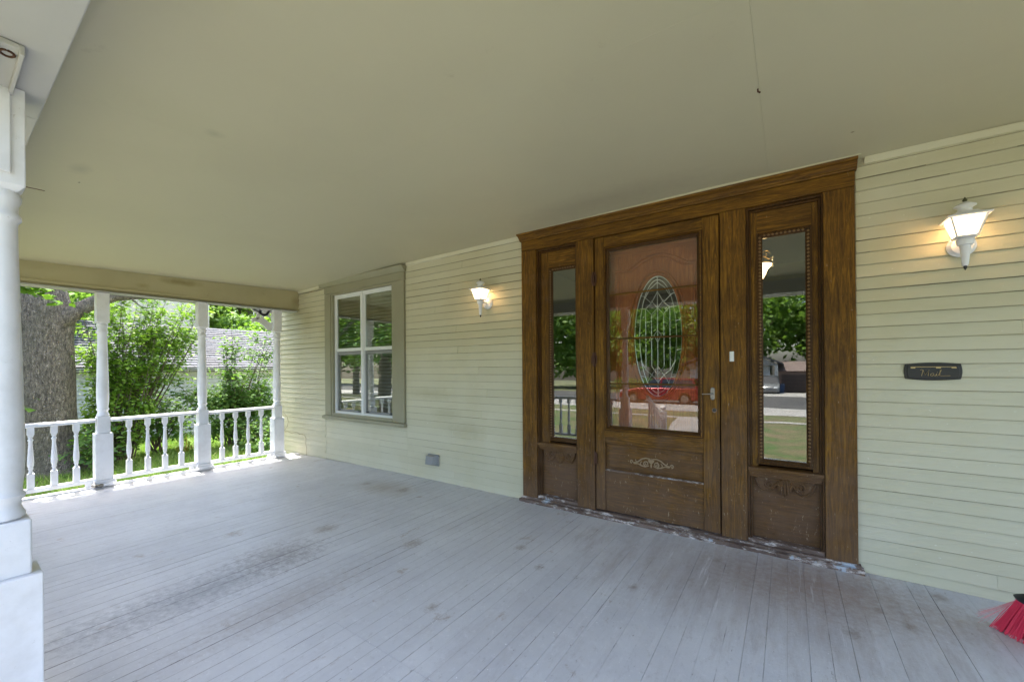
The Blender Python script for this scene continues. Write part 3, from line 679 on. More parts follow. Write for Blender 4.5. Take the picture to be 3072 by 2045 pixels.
for z in (2.06, 1.36, .50):
    hb = MB().box(-1.402, -1.372, -.034, -.030, z - .052, z + .052) if z < .6 else MB().box(-1.416, -1.366, -.036, -.031, z - .035, z + .035).box(-1.408, -1.374, -.036, -.031, z - .06, z + .06)
    hb.tube([(-1.393, -.038, z - .06), (-1.393, -.038, z + .06)], .007, 8)
    mk('hinge', hb, 'rust', sdr, bev=.002)
hd = mk('handle', MB().box(-.477, -.449, -.024, -.019, 1.058, 1.122).ball((-.463, -.022, 1.124), .014, 10, 5, (1, .3, 1)).ball((-.463, -.022, 1.056), .014, 10, 5, (1, .3, 1)), 'metal', sdr, smooth=True)
mk('lever', MB().tube([(-.463, -.024, 1.09), (-.463, -.05, 1.09), (-.475, -.058, 1.09), (-.53, -.06, 1.087)], [.006, .005, .005, .0035], 8), 'metal', sdr, smooth=True)
mk('keyhole_plate', MB().tube([(-.452, -.0185, .968), (-.452, -.021, .968)], .017, 16), 'sillw', sdr); mk('keyhole', MB().tube([(-.452, -.0205, .968), (-.452, -.0225, .968)], .012, 14), 'black', sdr)

# inner front door seen through the glass
fd = mk('front_door', MB(), 'oak', house) if False else None
YI = .105
fd_mb = MB()   # slab with an oval hole
ocx, ocz, orx, orz = -.893, 1.546, .196, .506
N = 48
ov = [(ocx + orx * math.cos(2 * math.pi * i / N), ocz + orz * math.sin(2 * math.pi * i / N)) for i in range(N)]
def sqp(a):
    dx, dz = math.cos(a), math.sin(a); hx, hz = .46, 1.0
    t = min((hx if dx > 0 else hx) / max(abs(dx), 1e-6), ((2.40 - ocz) if dz > 0 else (ocz - .06)) / max(abs(dz), 1e-6)); return (ocx + dx * t, ocz + dz * t)
sq = [sqp(2 * math.pi * i / N) for i in range(N)]
for pts, yy in ((sq, YI), (ov, YI), (ov, YI + .04), (sq, YI + .04)): fd_mb.v += [(a, yy, b) for a, b in pts]
for r in range(4):
    for i in range(N): j = (i + 1) % N; fd_mb.f.append((r * N + i, r * N + j, ((r + 1) % 4) * N + j, ((r + 1) % 4) * N + i))
for cxn, czn in ((-1.36, 2.40), (-.42, 2.40), (-1.36, .06), (-.42, .06)): pass
fd = mk('front_door', fd_mb, 'oak_v', house, label='reddish oak inner door with oval leaded glass')
mk('jamb', MB().box(-1.396, -1.354, .035, .17, .05, 2.418).box(-.432, -.408, .035, .17, .05, 2.418).box(-1.354, -.432, .06, .17, 2.402, 2.418), 'wood_d', fd)
def oval_tube(rx, rz, r, y, seg=6): return [(ocx + rx * math.cos(a), y, ocz + rz * math.sin(a)) for a in np.linspace(0, 2 * math.pi, 49)]
mk('oval_moulding', MB().tube(oval_tube(orx + .012, orz + .012, 0, YI - .004), .013, 8).tube(oval_tube(orx + .040, orz + .042, 0, YI - .001), .009, 8), 'oak_v', fd, smooth=True)
arch = [(-1.245, 2.07), (-1.245, 2.128), (-1.136, 2.128)] + [(-1.136 + .475 * t, 2.128 + .098 * math.sin(math.pi * t)) for t in np.linspace(.08, .92, 10)] + [(-.66, 2.128), (-.59, 2.128)]
for dx, dz, r in ((0, 0, .010), (.018, -.022, .006)):
    mk('panel_moulding', MB().tube([(a + (dx if a < ocx else -dx), YI - .001, b + dz) for a, b in arch], r, 6), 'oak', fd, smooth=True)
mk('panel_moulding', MB().tube([(-1.245, YI, 2.08), (-1.245, YI, .82)], .009, 6).tube([(-1.222, YI, 2.07), (-1.222, YI, .84)], .005, 6), 'oak_v', fd)
mk('panel_moulding', MB().tube([(-.60, YI, 2.12), (-.60, YI, .82)], .008, 6), 'oak_v', fd)
mk('carved_shell', MB().tube([(-.80, YI - .002, .98), (-.74, YI - .006, .965), (-.69, YI - .002, .99)], [.004, .009, .004], 6).tube([(-.80, YI - .002, 1.0), (-.75, YI - .006, 1.02), (-.72, YI - .002, 1.045)], [.003, .007, .003], 6), 'oak', fd, smooth=True)
mk('top_panel', MB().box(-1.35, -.435, YI - .003, YI - .0005, 2.255, 2.40), 'oak', fd)
mk('oval_pane', MB().add([(a, YI + .02, b) for a, b in ov], [tuple(range(N))]), 'glass', fd)
mb = MB(); yc = YI + .014; r = .0032
def ovx(z, s=.80): q = (z - ocz) / (orz * .93); return orx * s * math.sqrt(max(0, 1 - q * q))
mb.tube([(ocx + orx * .97 * math.cos(a), yc, ocz + orz * .985 * math.sin(a)) for a in np.linspace(0, 2 * math.pi, 49)], r, 5)
mb.tube([(ocx + orx * .76 * math.cos(a), yc, ocz + orz * .93 * math.sin(a)) for a in np.linspace(0, 2 * math.pi, 49)], r, 5)
def ln(*pts): mb.tube([(ocx + a, yc, ocz + b) for a, b in pts], r, 5)
ln((0, .50), (0, -.50)); 
for sx in (-1, 1):
    ln((sx * .098, .235), (sx * .098, -.28)); ln((sx * .05, .185), (sx * .05, -.25))
    ln((0, .37), (sx * .05, .28), (sx * .098, .235), (sx * .145, .24)); ln((0, .235), (sx * .05, .30)); ln((0, .235), (sx * .05, .185), (sx * .098, .24)); ln((sx * .05, .28), (sx * .10, .33), (sx * .06, .40), (0, .45))
    ln((0, .05), (sx * .03, .01), (0, -.05)); ln((0, -.38), (sx * .05, -.32), (sx * .098, -.28), (sx * .14, -.20)); ln((0, -.25), (sx * .05, -.32), (sx * .09, -.39)); ln((sx * .05, -.25), (0, -.32), (0, -.38)); 
    for zz in (.34, .12, -.12, -.34): ln((sx * .76 * orx * math.sqrt(1 - (zz / (orz * .93)) ** 2), zz), (sx * .97 * orx * math.sqrt(1 - (zz / orz) ** 2), zz + .01))
mk('leading', mb, 'lead', fd)
# doorbell
db = empty('doorbell', (-.334, -.03, 1.365), 'small white doorbell button on the oak board right of the storm door', 'doorbell')
mk('bell_plate', MB().box(-.348, -.320, -.040, -.0305, 1.328, 1.400), 'vinyl', db, bev=.003); mk('button', MB().box(-.340, -.328, -.0435, -.0402, 1.352, 1.376), 'vinyl', db, bev=.002)

# ================================================================== chandelier inside (seen through the right sidelight)
ch = empty('chandelier', (-.20, .55, 2.3), 'lit brass chandelier with a frosted bell shade seen through the right sidelight', 'chandelier')
mk('shade', MB().lathe([(.012, 1.99), (.035, 2.03), (.055, 2.08), (.085, 2.115), (.088, 2.12), (.06, 2.12)], (-.185, .55), 18), plain('amber glass shade', (.8, .6, .35), .3, 0, (1, .62, .28), 2.2), ch, smooth=True)
mb = MB().tube([(-.26, .55, 2.7), (-.26, .55, 2.2)], .006, 6)
for a in np.linspace(0, 2 * math.pi, 6)[:-1]:
    ca, sa = math.cos(a), math.sin(a)
    mb.tube([(-.26 + ca * q, .55 + sa * q, z) for q, z in ((0, 2.2), (.05, 2.16), (.10, 2.19), (.14, 2.16), (.17, 2.18))], .004, 6)
mb.tube([(p_[0] - .145, .50, p_[2] + 2.19) for p_ in spiral(0, 0, .035, 1.2, 0, 1, 18)], .003, 5)
mk('arm', mb, 'brass', ch, smooth=True)
mb = MB()
for dx, z in ((-.03, 2.24), (.05, 2.10), (.052, 2.15), (-.05, 2.23)): mb.ball((-.145 + dx, .5, z), .010, 8, 5, (1, 1, 1.9))
mk('drop', mb, glass('crystal drop', .4), ch, smooth=True)
pl = bpy.data.lights.new('chandelier_bulb', 'POINT'); pl.energy = 2.0; pl.color = (1, .7, .4); pl.shadow_soft_size = .03
lo = bpy.data.objects.new('chandelier_bulb', pl); C.objects.link(lo); lo.parent = ch; lo.location = (.015, 0, -.22)

# ================================================================== PORCH POSTS
def post_thing(cx_, cy_, dz, label, group, height=2.175, bx_=.072, lb_=.0535):
    t = empty('porch_post', (cx_, cy_, dz), label, 'post', group)
    def Z(z): return z + dz
    sq_ = lambda h, z0, z1: MB().box(cx_ - h, cx_ + h, cy_ - h, cy_ + h, Z(z0), Z(z1))
    mk('plinth', MB().box(cx_ - .095, cx_ + .088, cy_ - .093, cy_ + .093, Z(0.001), Z(.048)).box(cx_ - .088, cx_ + .084, cy_ - .087, cy_ + .087, Z(.0485), Z(.072)), 'white', t, bev=.003)
    mk('base_box', sq_(bx_, .0725, .588), 'white', t, bev=.004)
    mk('lower_block', sq_(lb_, .588, .775), 'white', t, bev=.006)
    k2 = height - 2.175
    mk('turned_shaft', MB().lathe([(.040, Z(.774)), (.052, Z(.782)), (.054, Z(.795)), (.047, Z(.808)), (.043, Z(.822)), (.044, Z(.838)), (.052, Z(.848)), (.054, Z(.858)), (.048, Z(.868)), (.046, Z(.880)), (.051, Z(.93)), (.053, Z(1.00)), (.052, Z(1.1)), (.0455, Z(1.45)), (.040, Z(1.70 + k2)), (.041, Z(1.722 + k2)), (.049, Z(1.732 + k2)), (.049, Z(1.745 + k2)), (.042, Z(1.756 + k2)), (.042, Z(1.780 + k2)), (.048, Z(1.795 + k2)), (.050, Z(1.810 + k2)), (.045, Z(1.826 + k2))], (cx_, cy_), 24), 'white', t, smooth=True)
    # square head block with chamfered foot
    zt = Z(height); zb = Z(1.826 + k2); h = .0535
    mb = MB(); mb.v = [(cx_ + a * (h - e), cy_ + b * (h - e), z) for z, e in ((zb, .016), (zb + .02, 0), (zt, 0)) for a, b in ((-1, -1), (1, -1), (1, 1), (-1, 1))]
    mb.f = [(3, 2, 1, 0), (8, 9, 10, 11)] + [(r_ * 4 + q, r_ * 4 + (q + 1) % 4, r_ * 4 + 4 + (q + 1) % 4, r_ * 4 + 4 + q) for r_ in (0, 1) for q in range(4)]
    mk('head_block', mb, 'white', t, bev=.003)
    return t
pg = 'turned white porch posts'
P1 = post_thing(-6.398, -2.20, 0, 'white turned post with a pipe elbow at its foot, before the tree', pg, 2.168)
P2 = post_thing(-6.398, -1.262, -.012, 'white turned post in the middle of the left railing, before the garage', pg, 2.196)
P3 = post_thing(-6.405, -.316, -.03, 'white turned post against the cream corner with a scroll bracket', pg, 2.222)
P4 = post_thing(-6.398, -3.17, 0, 'white turned post at the front left corner of the porch', pg, 2.255)
P0 = post_thing(-2.215, -3.186, .014, 'large white turned post nearest the camera at the left edge', pg, 2.247, .084, .061)
mk('nailed_board', MB().box(-2.163, -2.147, -3.262, -3.166, 1.965, 2.258), 'white', P0, bev=.003, label='short board nailed to the head block')
P5 = post_thing(1.35, -3.18, .0, 'white turned post to the right of the porch steps', pg, 2.26)
P6 = post_thing(2.65, -3.18, .0, 'white turned post at the front right corner of the porch', pg, 2.26)
P7 = post_thing(-4.30, -3.18, .0, 'white turned post in the middle of the front railing', pg, 2.26)
# scroll bracket beside the far post
bk = empty('scroll_bracket', (-6.40, -.50, 2.0), 'white fretwork scroll bracket between the far post and the beam', 'bracket')
def ring2(cy_, cz_, r, a0, a1, w_, n=14):
    out = [(cy_ + (r + w_) * math.cos(a), cz_ + (r + w_) * math.sin(a)) for a in np.linspace(a0, a1, n)] + [(cy_ + (r - w_) * math.cos(a), cz_ + (r - w_) * math.sin(a)) for a in np.linspace(a1, a0, n)]
    return out
for nm, poly in (('scroll', ring2(-.635, 2.085, .065, R(-60), R(95), .022)), ('scroll', ring2(-.50, 2.145, .050, R(150), R(345), .017)), ('scroll', ring2(-.40, 2.12, .045, R(95), R(265), .015)),
                 ('brace', [(-.60, 1.99), (-.53, 1.965), (-.44, 1.87), (-.388, 1.87), (-.372, 2.0), (-.42, 1.985), (-.47, 2.03), (-.52, 2.07), (-.58, 2.05), (-.66, 2.04), (-.655, 1.97)]),
                 ('brace', [(-.66, 2.15), (-.60, 2.14), (-.50, 2.06), (-.37, 2.15), (-.37, 2.19), (-.66, 2.17)])):
    mk(nm, MB().prism(poly, 'x', -6.412 - random.uniform(0, .0008), -6.388), 'white', bk, bev=.002)
# ================================================================== RAILINGS
bal_prof = [(.010, .245), (.0175, .250), (.0195, .258), (.014, .266), (.0125, .278), (.017, .288), (.0195, .296), (.0165, .305), (.0225, .325), (.0240, .350), (.0235, .39), (.0185, .47), (.0145, .545), (.0150, .575), (.0205, .583), (.0205, .592), (.0145, .599), (.0135, .608), (.0190, .616), (.0190, .622), (.0120, .628)]
def baluster(parent, x, y, dz):
    mb = MB().box(x - .0245, x + .0245, y - .0245, y + .0245, .085 + dz, .244 + dz)
    mb.lathe([(r_, z + dz) for r_, z in bal_prof], (x, y), 14)
    h = .0245; v = [(x + a * (h - e), y + b * (h - e), z + dz) for z, e in ((.626, .008), (.645, 0), (.722, 0)) for a, b in ((-1, -1), (1, -1), (1, 1), (-1, 1))]
    mb.add(v, [(3, 2, 1, 0), (8, 9, 10, 11)] + [(r_ * 4 + q, r_ * 4 + (q + 1) % 4, r_ * 4 + 4 + (q + 1) % 4, r_ * 4 + 4 + q) for r_ in (0, 1) for q in range(4)])
    return mk('baluster', mb, 'white', parent, smooth=True)
proto_bal = [None]
def railing(p0, p1, npos, dz, label, axis='y'):
    g = 'white railings between the porch posts'
    mid = ((p0[0] + p1[0]) / 2, (p0[1] + p1[1]) / 2, dz)
    t = empty('porch_railing', mid, label, 'railing', g)
    (xa, ya), (xb, yb) = p0, p1
    if axis == 'y':
        mk('top_rail', MB().prism([(xa - .036, .716 + dz), (xa + .036, .716 + dz), (xa + .040, .725 + dz), (xa + .034, .734 + dz), (xa + .038, .742 + dz), (xa + .024, .757 + dz), (xa - .024, .757 + dz), (xa - .038, .742 + dz)], 'y', ya, yb), 'white', t, bev=.0015)
        mk('bottom_rail', MB().box(xa - .032, xa + .032, ya, yb, .050 + dz, .092 + dz), 'white', t, bev=.003)
    else:
        mk('top_rail', MB().prism([(ya - .036, .716 + dz), (ya + .036, .716 + dz), (ya + .040, .725 + dz), (ya + .034, .734 + dz), (ya + .038, .742 + dz), (ya + .024, .757 + dz), (ya - .024, .757 + dz), (ya - .038, .742 + dz)], 'x', xa, xb), 'white', t, bev=.0015)
        mk('bottom_rail', MB().box(xa, xb, ya - .032, ya + .032, .050 + dz, .092 + dz), 'white', t, bev=.003)
    for q in npos:
        x, y = (xa, q) if axis == 'y' else (q, ya)
        if proto_bal[0] is None: proto_bal[0] = baluster(t, x, y, dz); proto_bal.append(WO[proto_bal[0].name].z - dz)
        else: dup(proto_bal[0], (x, y, proto_bal[1] + dz), t)
    foot = (xa, lerp(ya, yb, .93)) if axis == 'y' else (lerp(xa, xb, .93), ya)
    mk('foot_block', MB().box(foot[0] - .02, foot[0] + .02, foot[1] - .02, foot[1] + .02, .001 + dz, .0495 + dz), 'white', t)
    return t
XR = -6.385
railing((XR, -3.10), (XR, -2.265), [-2.89, -2.73, -2.57, -2.41], 0, 'white railing nearest the big tree trunk, left of the middle posts')
railing((XR, -2.135), (XR, -1.330), [-1.985, -1.818, -1.655, -1.492], -.004, 'white railing between the two middle posts, before the loose shrub')
railing((XR, -1.196), (XR, -.385), [-1.045, -.882, -.722, -.548], -.018, 'white railing next to the house corner, before the dense shrub')
railing((-6.33, -3.18), (-4.37, -3.18), [-6.19 + .163 * i for i in range(11)], 0, 'white front railing left of the middle front post', 'x')
railing((-4.23, -3.18), (-2.29, -3.18), [-4.09 + .163 * i for i in range(11)], 0, 'white front railing seen mirrored in the left sidelight', 'x')
railing((1.42, -3.18), (2.57, -3.18), [1.58 + .165 * i for i in range(6)], 0, 'white front railing right of the steps', 'x')
# stair rail with ball newel (mirrored in the storm door glass)
sr = empty('stair_railing', (-1.88, -3.8, -.6), 'white stair rail sloping down to a ball topped newel', 'railing')
mk('newel', MB().box(-1.93, -1.83, -4.30, -4.20, -.60, .44).box(-1.94, -1.82, -4.31, -4.19, .44, .47), 'white', sr, bev=.004)
mk('newel_ball', MB().ball((-1.88, -4.25, .53), .055, 16, 10), 'white', sr, smooth=True)
mk('handrail', MB().tube([(-1.88, -3.27, .80), (-1.88, -4.22, .36)], .032, 8), 'white', sr, smooth=True)
mk('lower_rail', MB().tube([(-1.88, -3.27, .10), (-1.88, -4.22, -.34)], .024, 8), 'white', sr, smooth=True)
for i in range(6):
    t = (i + .7) / 6.4; yy = lerp(-3.27, -4.22, t); zz = lerp(.80, .36, t)
    b_ = MB().lathe([(.018, zz - .68), (.018, zz - .55), (.012, zz - .5), (.021, zz - .42), (.013, zz - .2), (.018, zz - .13), (.018, zz - .02)], (-1.88, yy), 10)
    mk('baluster', b_, 'white', sr, smooth=True)
# pipe along the floor edge
pp = empty('floor_pipe', (-6.28, -1.2, .02), 'white painted pipe with brass elbow lying along the floor edge below the left railing', 'pipe')
mk('pipe', MB().tube([(-6.268, -2.22, .022), (-6.262, -1.3, .014), (-6.262, -.40, -.012)], .012, 10), 'white', pp, smooth=True)
mk('elbow', MB().tube([(-6.268, -2.225, .024), (-6.268, -2.27, .024)], .017, 12).ball((-6.268, -2.29, .026), .020, 12, 7).tube([(-6.268, -2.29, .026), (-6.31, -2.30, .026)], .014, 10).tube([(-6.268, -2.235, .024), (-6.268, -2.25, .024)], .021, 12), 'metal', pp, smooth=True)
mk('pipe_clip', MB().box(-6.285, -6.245, -1.205, -1.185, .001, .034), 'white', pp, bev=.002); mk('pipe_clip', MB().box(-6.285, -6.245, -.47, -.45, -.028, .006), 'white', pp, bev=.002)
eb = empty('floor_edge_strip', (-6.40, -1.6, .0), 'white wooden strip running along the outer left edge of the porch floor', 'edge strip')
mk('strip', MB().add([(-6.46, -3.24, -.03), (-6.34, -3.24, -.03), (-6.34, -.002, -.075), (-6.46, -.002, -.075), (-6.46, -3.24, .006), (-6.34, -3.24, .006), (-6.34, -.002, -.036), (-6.46, -.002, -.036)], [(0, 3, 2, 1), (4, 5, 6, 7), (0, 1, 5, 4), (1, 2, 6, 5), (2, 3, 7, 6), (3, 0, 4, 7)]), 'white', eb, bev=.003)

# ================================================================== WALL LANTERNS
def lantern(px_, label):
    t = empty('wall_lantern', (px_, 0, 1.96), label, 'wall lamp', 'white wall lanterns beside the entrance')
    cx_, cy_ = px_ - .0, -.125
    # back plate: disc on wall
    mb = MB(); prof = [(.060, 0), (.060, -.006), (.052, -.012), (.045, -.022), (.020, -.028)]
    seg = 24
    for r_, y in prof:
        for i in range(seg): a = 2 * math.pi * i / seg; mb.v.append((px_ + .012 + r_ * math.cos(a), y - .013, 1.962 + r_ * math.sin(a)))
    for j in range(4):
        for i in range(seg): q = (i + 1) % seg; mb.f.append((j * seg + i, j * seg + q, (j + 1) * seg + q, (j + 1) * seg + i))
    mb.f.append(tuple(range(4 * seg, 5 * seg)))
    mk('back_plate', mb, 'white', t, smooth=True)
    mk('arm', MB().tube([(px_ + .012, -.035, 1.962), (px_ + .008, -.07, 1.966), (cx_, cy_ + .01, 1.955)], [.012, .013, .012], 10), 'white', t, smooth=True)
    def sqr(h0, h1, z0, z1, ins=0):
        v = [(cx_ + a * h, cy_ + b * h, z) for z, h in ((z0, h0), (z1, h1)) for a, b in ((-1, -1), (1, -1), (1, 1), (-1, 1))]
        return v
    zb, zt, hb, ht = 1.992, 2.090, .040, .066
    for i, (a, b) in enumerate(((-1, -1), (1, -1), (1, 1), (-1, 1))):
        mk('corner_bar', MB().tube([(cx_ + a * hb, cy_ + b * hb, zb), (cx_ + a * ht, cy_ + b * ht, zt)], .0052, 5), 'white', t)
    v = sqr(hb - .004, ht - .004, zb, zt)
    for q in ((0, 1, 5, 4), (1, 2, 6, 5), (2, 3, 7, 6), (3, 0, 4, 7)):
        a, b, c_, d = [Vector(v[i]) for i in q]; n_ = (b - a).cross(d - a).normalized() * .002
        mk('pane', MB().add([a, b, c_, d, a + n_, b + n_, c_ + n_, d + n_], [(0, 1, 2, 3), (7, 6, 5, 4), (0, 4, 5, 1), (1, 5, 6, 2), (2, 6, 7, 3), (3, 7, 4, 0)]), 'frost', t)
    mk('bottom_rim', MB().box(cx_ - .044, cx_ + .044, cy_ - .044, cy_ + .044, zb - .008, zb), 'white', t, bev=.002)
    mb = MB(); mb.v = [(cx_ + a * h, cy_ + b * h, z) for z, h in ((2.088, .082), (2.096, .084), (2.112, .050), (2.122, .038)) for a, b in ((-1, -1), (1, -1), (1, 1), (-1, 1))]
    mb.f = [(3, 2, 1, 0), (12, 13, 14, 15)] + [(r_ * 4 + q, r_ * 4 + (q + 1) % 4, r_ * 4 + 4 + (q + 1) % 4, r_ * 4 + 4 + q) for r_ in range(3) for q in range(4)]
    mk('roof', mb, 'white', t, bev=.002)
    mk('vent_cap', MB().lathe([(.030, 2.122), (.027, 2.140), (.032, 2.148), (.044, 2.154), (.043, 2.160), (.020, 2.174), (.006, 2.180)], (cx_, cy_), 20), 'white', t, smooth=True)
    mk('finial', MB().lathe([(.004, 2.179), (.009, 2.184), (.010, 2.190), (.005, 2.197), (.0015, 2.206)], (cx_, cy_), 10), plain('tarnished finial', (.10, .10, .05), .5, .5), t, smooth=True)
    mk('collar', MB().lathe([(.020, 1.942), (.030, 1.946), (.036, 1.960), (.036, 1.974), (.026, 1.984)], (cx_, cy_), 18), 'white', t, smooth=True)
    mk('tail', MB().lathe([(.0095, 1.832), (.013, 1.838), (.018, 1.90), (.022, 1.942)], (cx_, cy_), 16), 'white', t, smooth=True)
    mk('tip', MB().lathe([(.001, 1.808), (.006, 1.818), (.0085, 1.826), (.006, 1.832)], (cx_, cy_), 10), 'black', t, smooth=True)
    pl = bpy.data.lights.new('bulb', 'POINT'); pl.energy = .65; pl.color = (1, .60, .28); pl.shadow_soft_size = .045
    lo = bpy.data.objects.new('bulb', pl); C.objects.link(lo); lo.parent = t; lo.location = (cx_ - px_, cy_ + .0, 2.045 - 1.96)
    return t
lantern(.800, 'lit white wall lantern to the right of the entrance above the mail slot')
lantern(-2.585, 'lit white wall lantern between the window and the entrance')

# ================================================================== MAIL SLOT
ms = empty('mail_slot', (.693, -.013, 1.26), 'black oval mail slot plate with gold lettering Mail on the siding', 'mail slot')
def pill(x0, x1, z0, z1, bul, y0, y1):
    pts = []; n = 8
    for i in range(n + 1): t = i / n; pts.append((lerp(x0, x1, t), z0 - bul * math.sin(math.pi * t)))
    for i in range(1, 5): t = i / 5; pts.append((x1 + .006 * math.sin(math.pi * t), lerp(z0, z1, t)))
    for i in range(n + 1): t = i / n; pts.append((lerp(x1, x0, t), z1 + bul * math.sin(math.pi * t)))
    for i in range(1, 5): t = i / 5; pts.append((x0 - .006 * math.sin(math.pi * t), lerp(z1, z0, t)))
    return MB().prism(pts, 'y', y0, y1)
mk('back_frame', pill(.578, .808, 1.212, 1.300, .008, -.020, -.006), 'blackm', ms, bev=.004)
mk('flap', pill(.590, .796, 1.220, 1.290, .006, -.026, -.0205), 'blackm', ms, bev=.003)
mk('flap_lip', MB().box(.60, .785, -.0285, -.0262, 1.281, 1.2835), 'gold', ms)
for a in (.600, .706, .768): mk('worn_tab', MB().box(a, a + .020, -.0285, -.0264, 1.274, 1.2805), 'gold', ms, bev=.001)
def stroke(pts): return [(.640 + a * .060, -.0278, 1.230 + b * .036) for a, b in pts]
mb = MB()
for s_ in ([(0, .95), (.12, 1.02), (.22, .95)], [(.20, .98), (.10, .0)], [(.20, .98), (.34, .12), (.62, 1.0), (.55, 0)],
           [(.95, .38), (.86, .44), (.74, .30), (.72, .06), (.84, .0), (.96, .30), (.94, .05), (1.05, .0), (1.14, .36)], [(1.14, .36), (1.12, .05), (1.20, 0), (1.32, .35)], [(1.32, .35), (1.46, .98), (1.38, .96), (1.34, .05), (1.46, 0), (1.70, .04), (2.05, .05)]):
    q = stroke(s_); mb.tube(q, .0011, 5)
mb.box(.640 + 1.165 * .06, .640 + 1.2 * .06, -.0288, -.0265, 1.230 + .55 * .036, 1.230 + .62 * .036)
mk('lettering', mb, 'gold', ms)

# outlet cover
oc = empty('outlet_cover', (-3.38, -.012, .25), 'grey weatherproof outlet cover low on the siding under the window', 'outlet')
mk('base_plate', MB().box(-3.465, -3.295, -.026, -.008, .172, .300), 'grey', oc, bev=.006)
mk('cover', MB().add([(-3.455, -.027, .180), (-3.315, -.027, .180), (-3.315, -.027, .292), (-3.455, -.027, .292), (-3.455, -.085, .188), (-3.345, -.075, .188), (-3.345, -.065, .284), (-3.455, -.070, .284)], [(0, 3, 2, 1), (4, 5, 6, 7), (0, 1, 5, 4), (1, 2, 6, 5), (2, 3, 7, 6), (3, 0, 4, 7)]), 'grey', oc, bev=.006)
# dry vine on the wall
vn = empty('dry_vine', (-6.6, -.02, .3), 'dry vine stem creeping over the siding beside the corner post', 'vine')
mk('stem', MB().tube([(-6.92, -.02, .60), (-6.80, -.022, .58), (-6.70, -.024, .52), (-6.662, -.024, .44), (-6.70, -.022, .36), (-6.80, -.022, .28), (-6.90, -.022, .22)], .0022, 5), 'vine', vn)
mk('stem', MB().tube([(-6.88, -.02, .26), (-6.7, -.022, .285), (-6.55, -.022, .265), (-6.46, -.022, .288), (-6.38, -.024, .292), (-6.31, -.022, .27), (-6.24, -.022, .282), (-6.17, -.022, .265), (-6.13, -.022, .225), (-6.138, -.022, .15), (-6.118, -.022, .08), (-6.12, -.022, -.04)], .002, 5), 'vine', vn)
# nail hook on the near post, ceiling hook
hk = empty('post_nail', (-2.16, -3.12, 1.95), 'small bent nail sticking out of the nearest post below its head block', 'nail')
mk('shank', MB().tube([(-2.175, -3.14, 1.935), (-2.15, -3.10, 1.93), (-2.145, -3.092, 1.928)], .0014, 5), 'rust', hk)
ckh = empty('ceiling_hook', (-.10, -1.25, 2.55), 'tiny rusty hook in the ceiling seam above the entrance', 'hook')
mk('hook', MB().tube([(-.105, -1.19, cz(-.1, -1.19) + .004), (-.105, -1.19, cz(-.1, -1.19) - .012), (-.095, -1.185, cz(-.1, -1.19) - .018)], .004, 6), 'rust', ckh)

# ================================================================== BROOM
bm = empty('broom', (.95, -.47, 0), 'red bristled push broom with a black collar at the lower right corner', 'broom')
A_ = Vector((.815, -.362, .0)); dW = Vector((.60, -.80, 0)).normalized(); dT = Vector((.80, .60, 0)); LEN = .36
T_ = Vector((.893, -.385, .172)); TW = .20
def fr(u, v):   # bottom and top points for bristle u in 0..1 (width), v thickness
    return A_ + dW * LEN * u + dT * (v * .055), T_ + Vector((.50, -.70, 0)).normalized() * (TW * u) + dT * (v * .03)
mb = MB()
for i in range(900):
    u = random.random(); v = random.random(); b0, t0 = fr(u, v)
    b0 = b0 + Vector((random.gauss(0, .003), random.gauss(0, .003), abs(random.gauss(0, .004)))); t0 = t0 + Vector((0, 0, 0))
    mb.tube([t0, t0.lerp(b0, .55) + Vector((random.gauss(0, .002), random.gauss(0, .002), 0)), b0], [.0014, .0017, .0019], 3)
mk('bristles', mb, 'red', bm, kind='stuff')
mb = MB()
for i in range(420):
    u = random.random(); v = random.random(); b0, t0 = fr(u, v)
    mb.tube([b0.lerp(t0, .09), b0 + Vector((random.gauss(0, .004), random.gauss(0, .004), abs(random.gauss(0, .003))))], [.0018, .0022], 3)
mk('frayed_tips', mb, 'pink', bm, kind='stuff')
mb = MB()
for i in range(22):
    b0, t0 = fr(0, random.random() * .6); e = b0 + Vector((-.035 + random.gauss(0, .014), .010 + random.gauss(0, .016), .035 + random.gauss(0, .014)))
    mb.tube([t0, t0.lerp(e, .5) + Vector((0, 0, -.006)), e], [.0006, .0006, .0005], 3)
mk('stray_bristles', mb, 'pink', bm, kind='stuff')
mb = MB(); cc = T_ + Vector((.50, -.70, 0)).normalized() * TW * .5 + dT * .015 + Vector((0, 0, .0)); u_ = Vector((.50, -.70, 0)).normalized(); n_ = Vector((.70, .50, 0)).normalized()
for z, s_ in ((-.002, 1.0), (.012, 1.08), (.022, .98), (.05, .55)):
    for i in range(24):
        a = 2 * math.pi * i / 24; p_ = cc + u_ * (TW / 2 + .012) * s_ * math.cos(a) + n_ * .030 * s_ * math.sin(a) + Vector((0, 0, z)); mb.v.append(tuple(p_))
for j in range(3):
    for i in range(24): q = (i + 1) % 24; mb.f.append((j * 24 + i, j * 24 + q, (j + 1) * 24 + q, (j + 1) * 24 + i))
mb.f += [tuple(range(24))[::-1], tuple(range(72, 96))]
mk('collar', mb, 'black', bm, smooth=True)
mk('handle', MB().tube([cc + Vector((0, 0, .03)), Vector((1.35, -.03, 1.30))], .011, 10), 'black', bm, smooth=True)

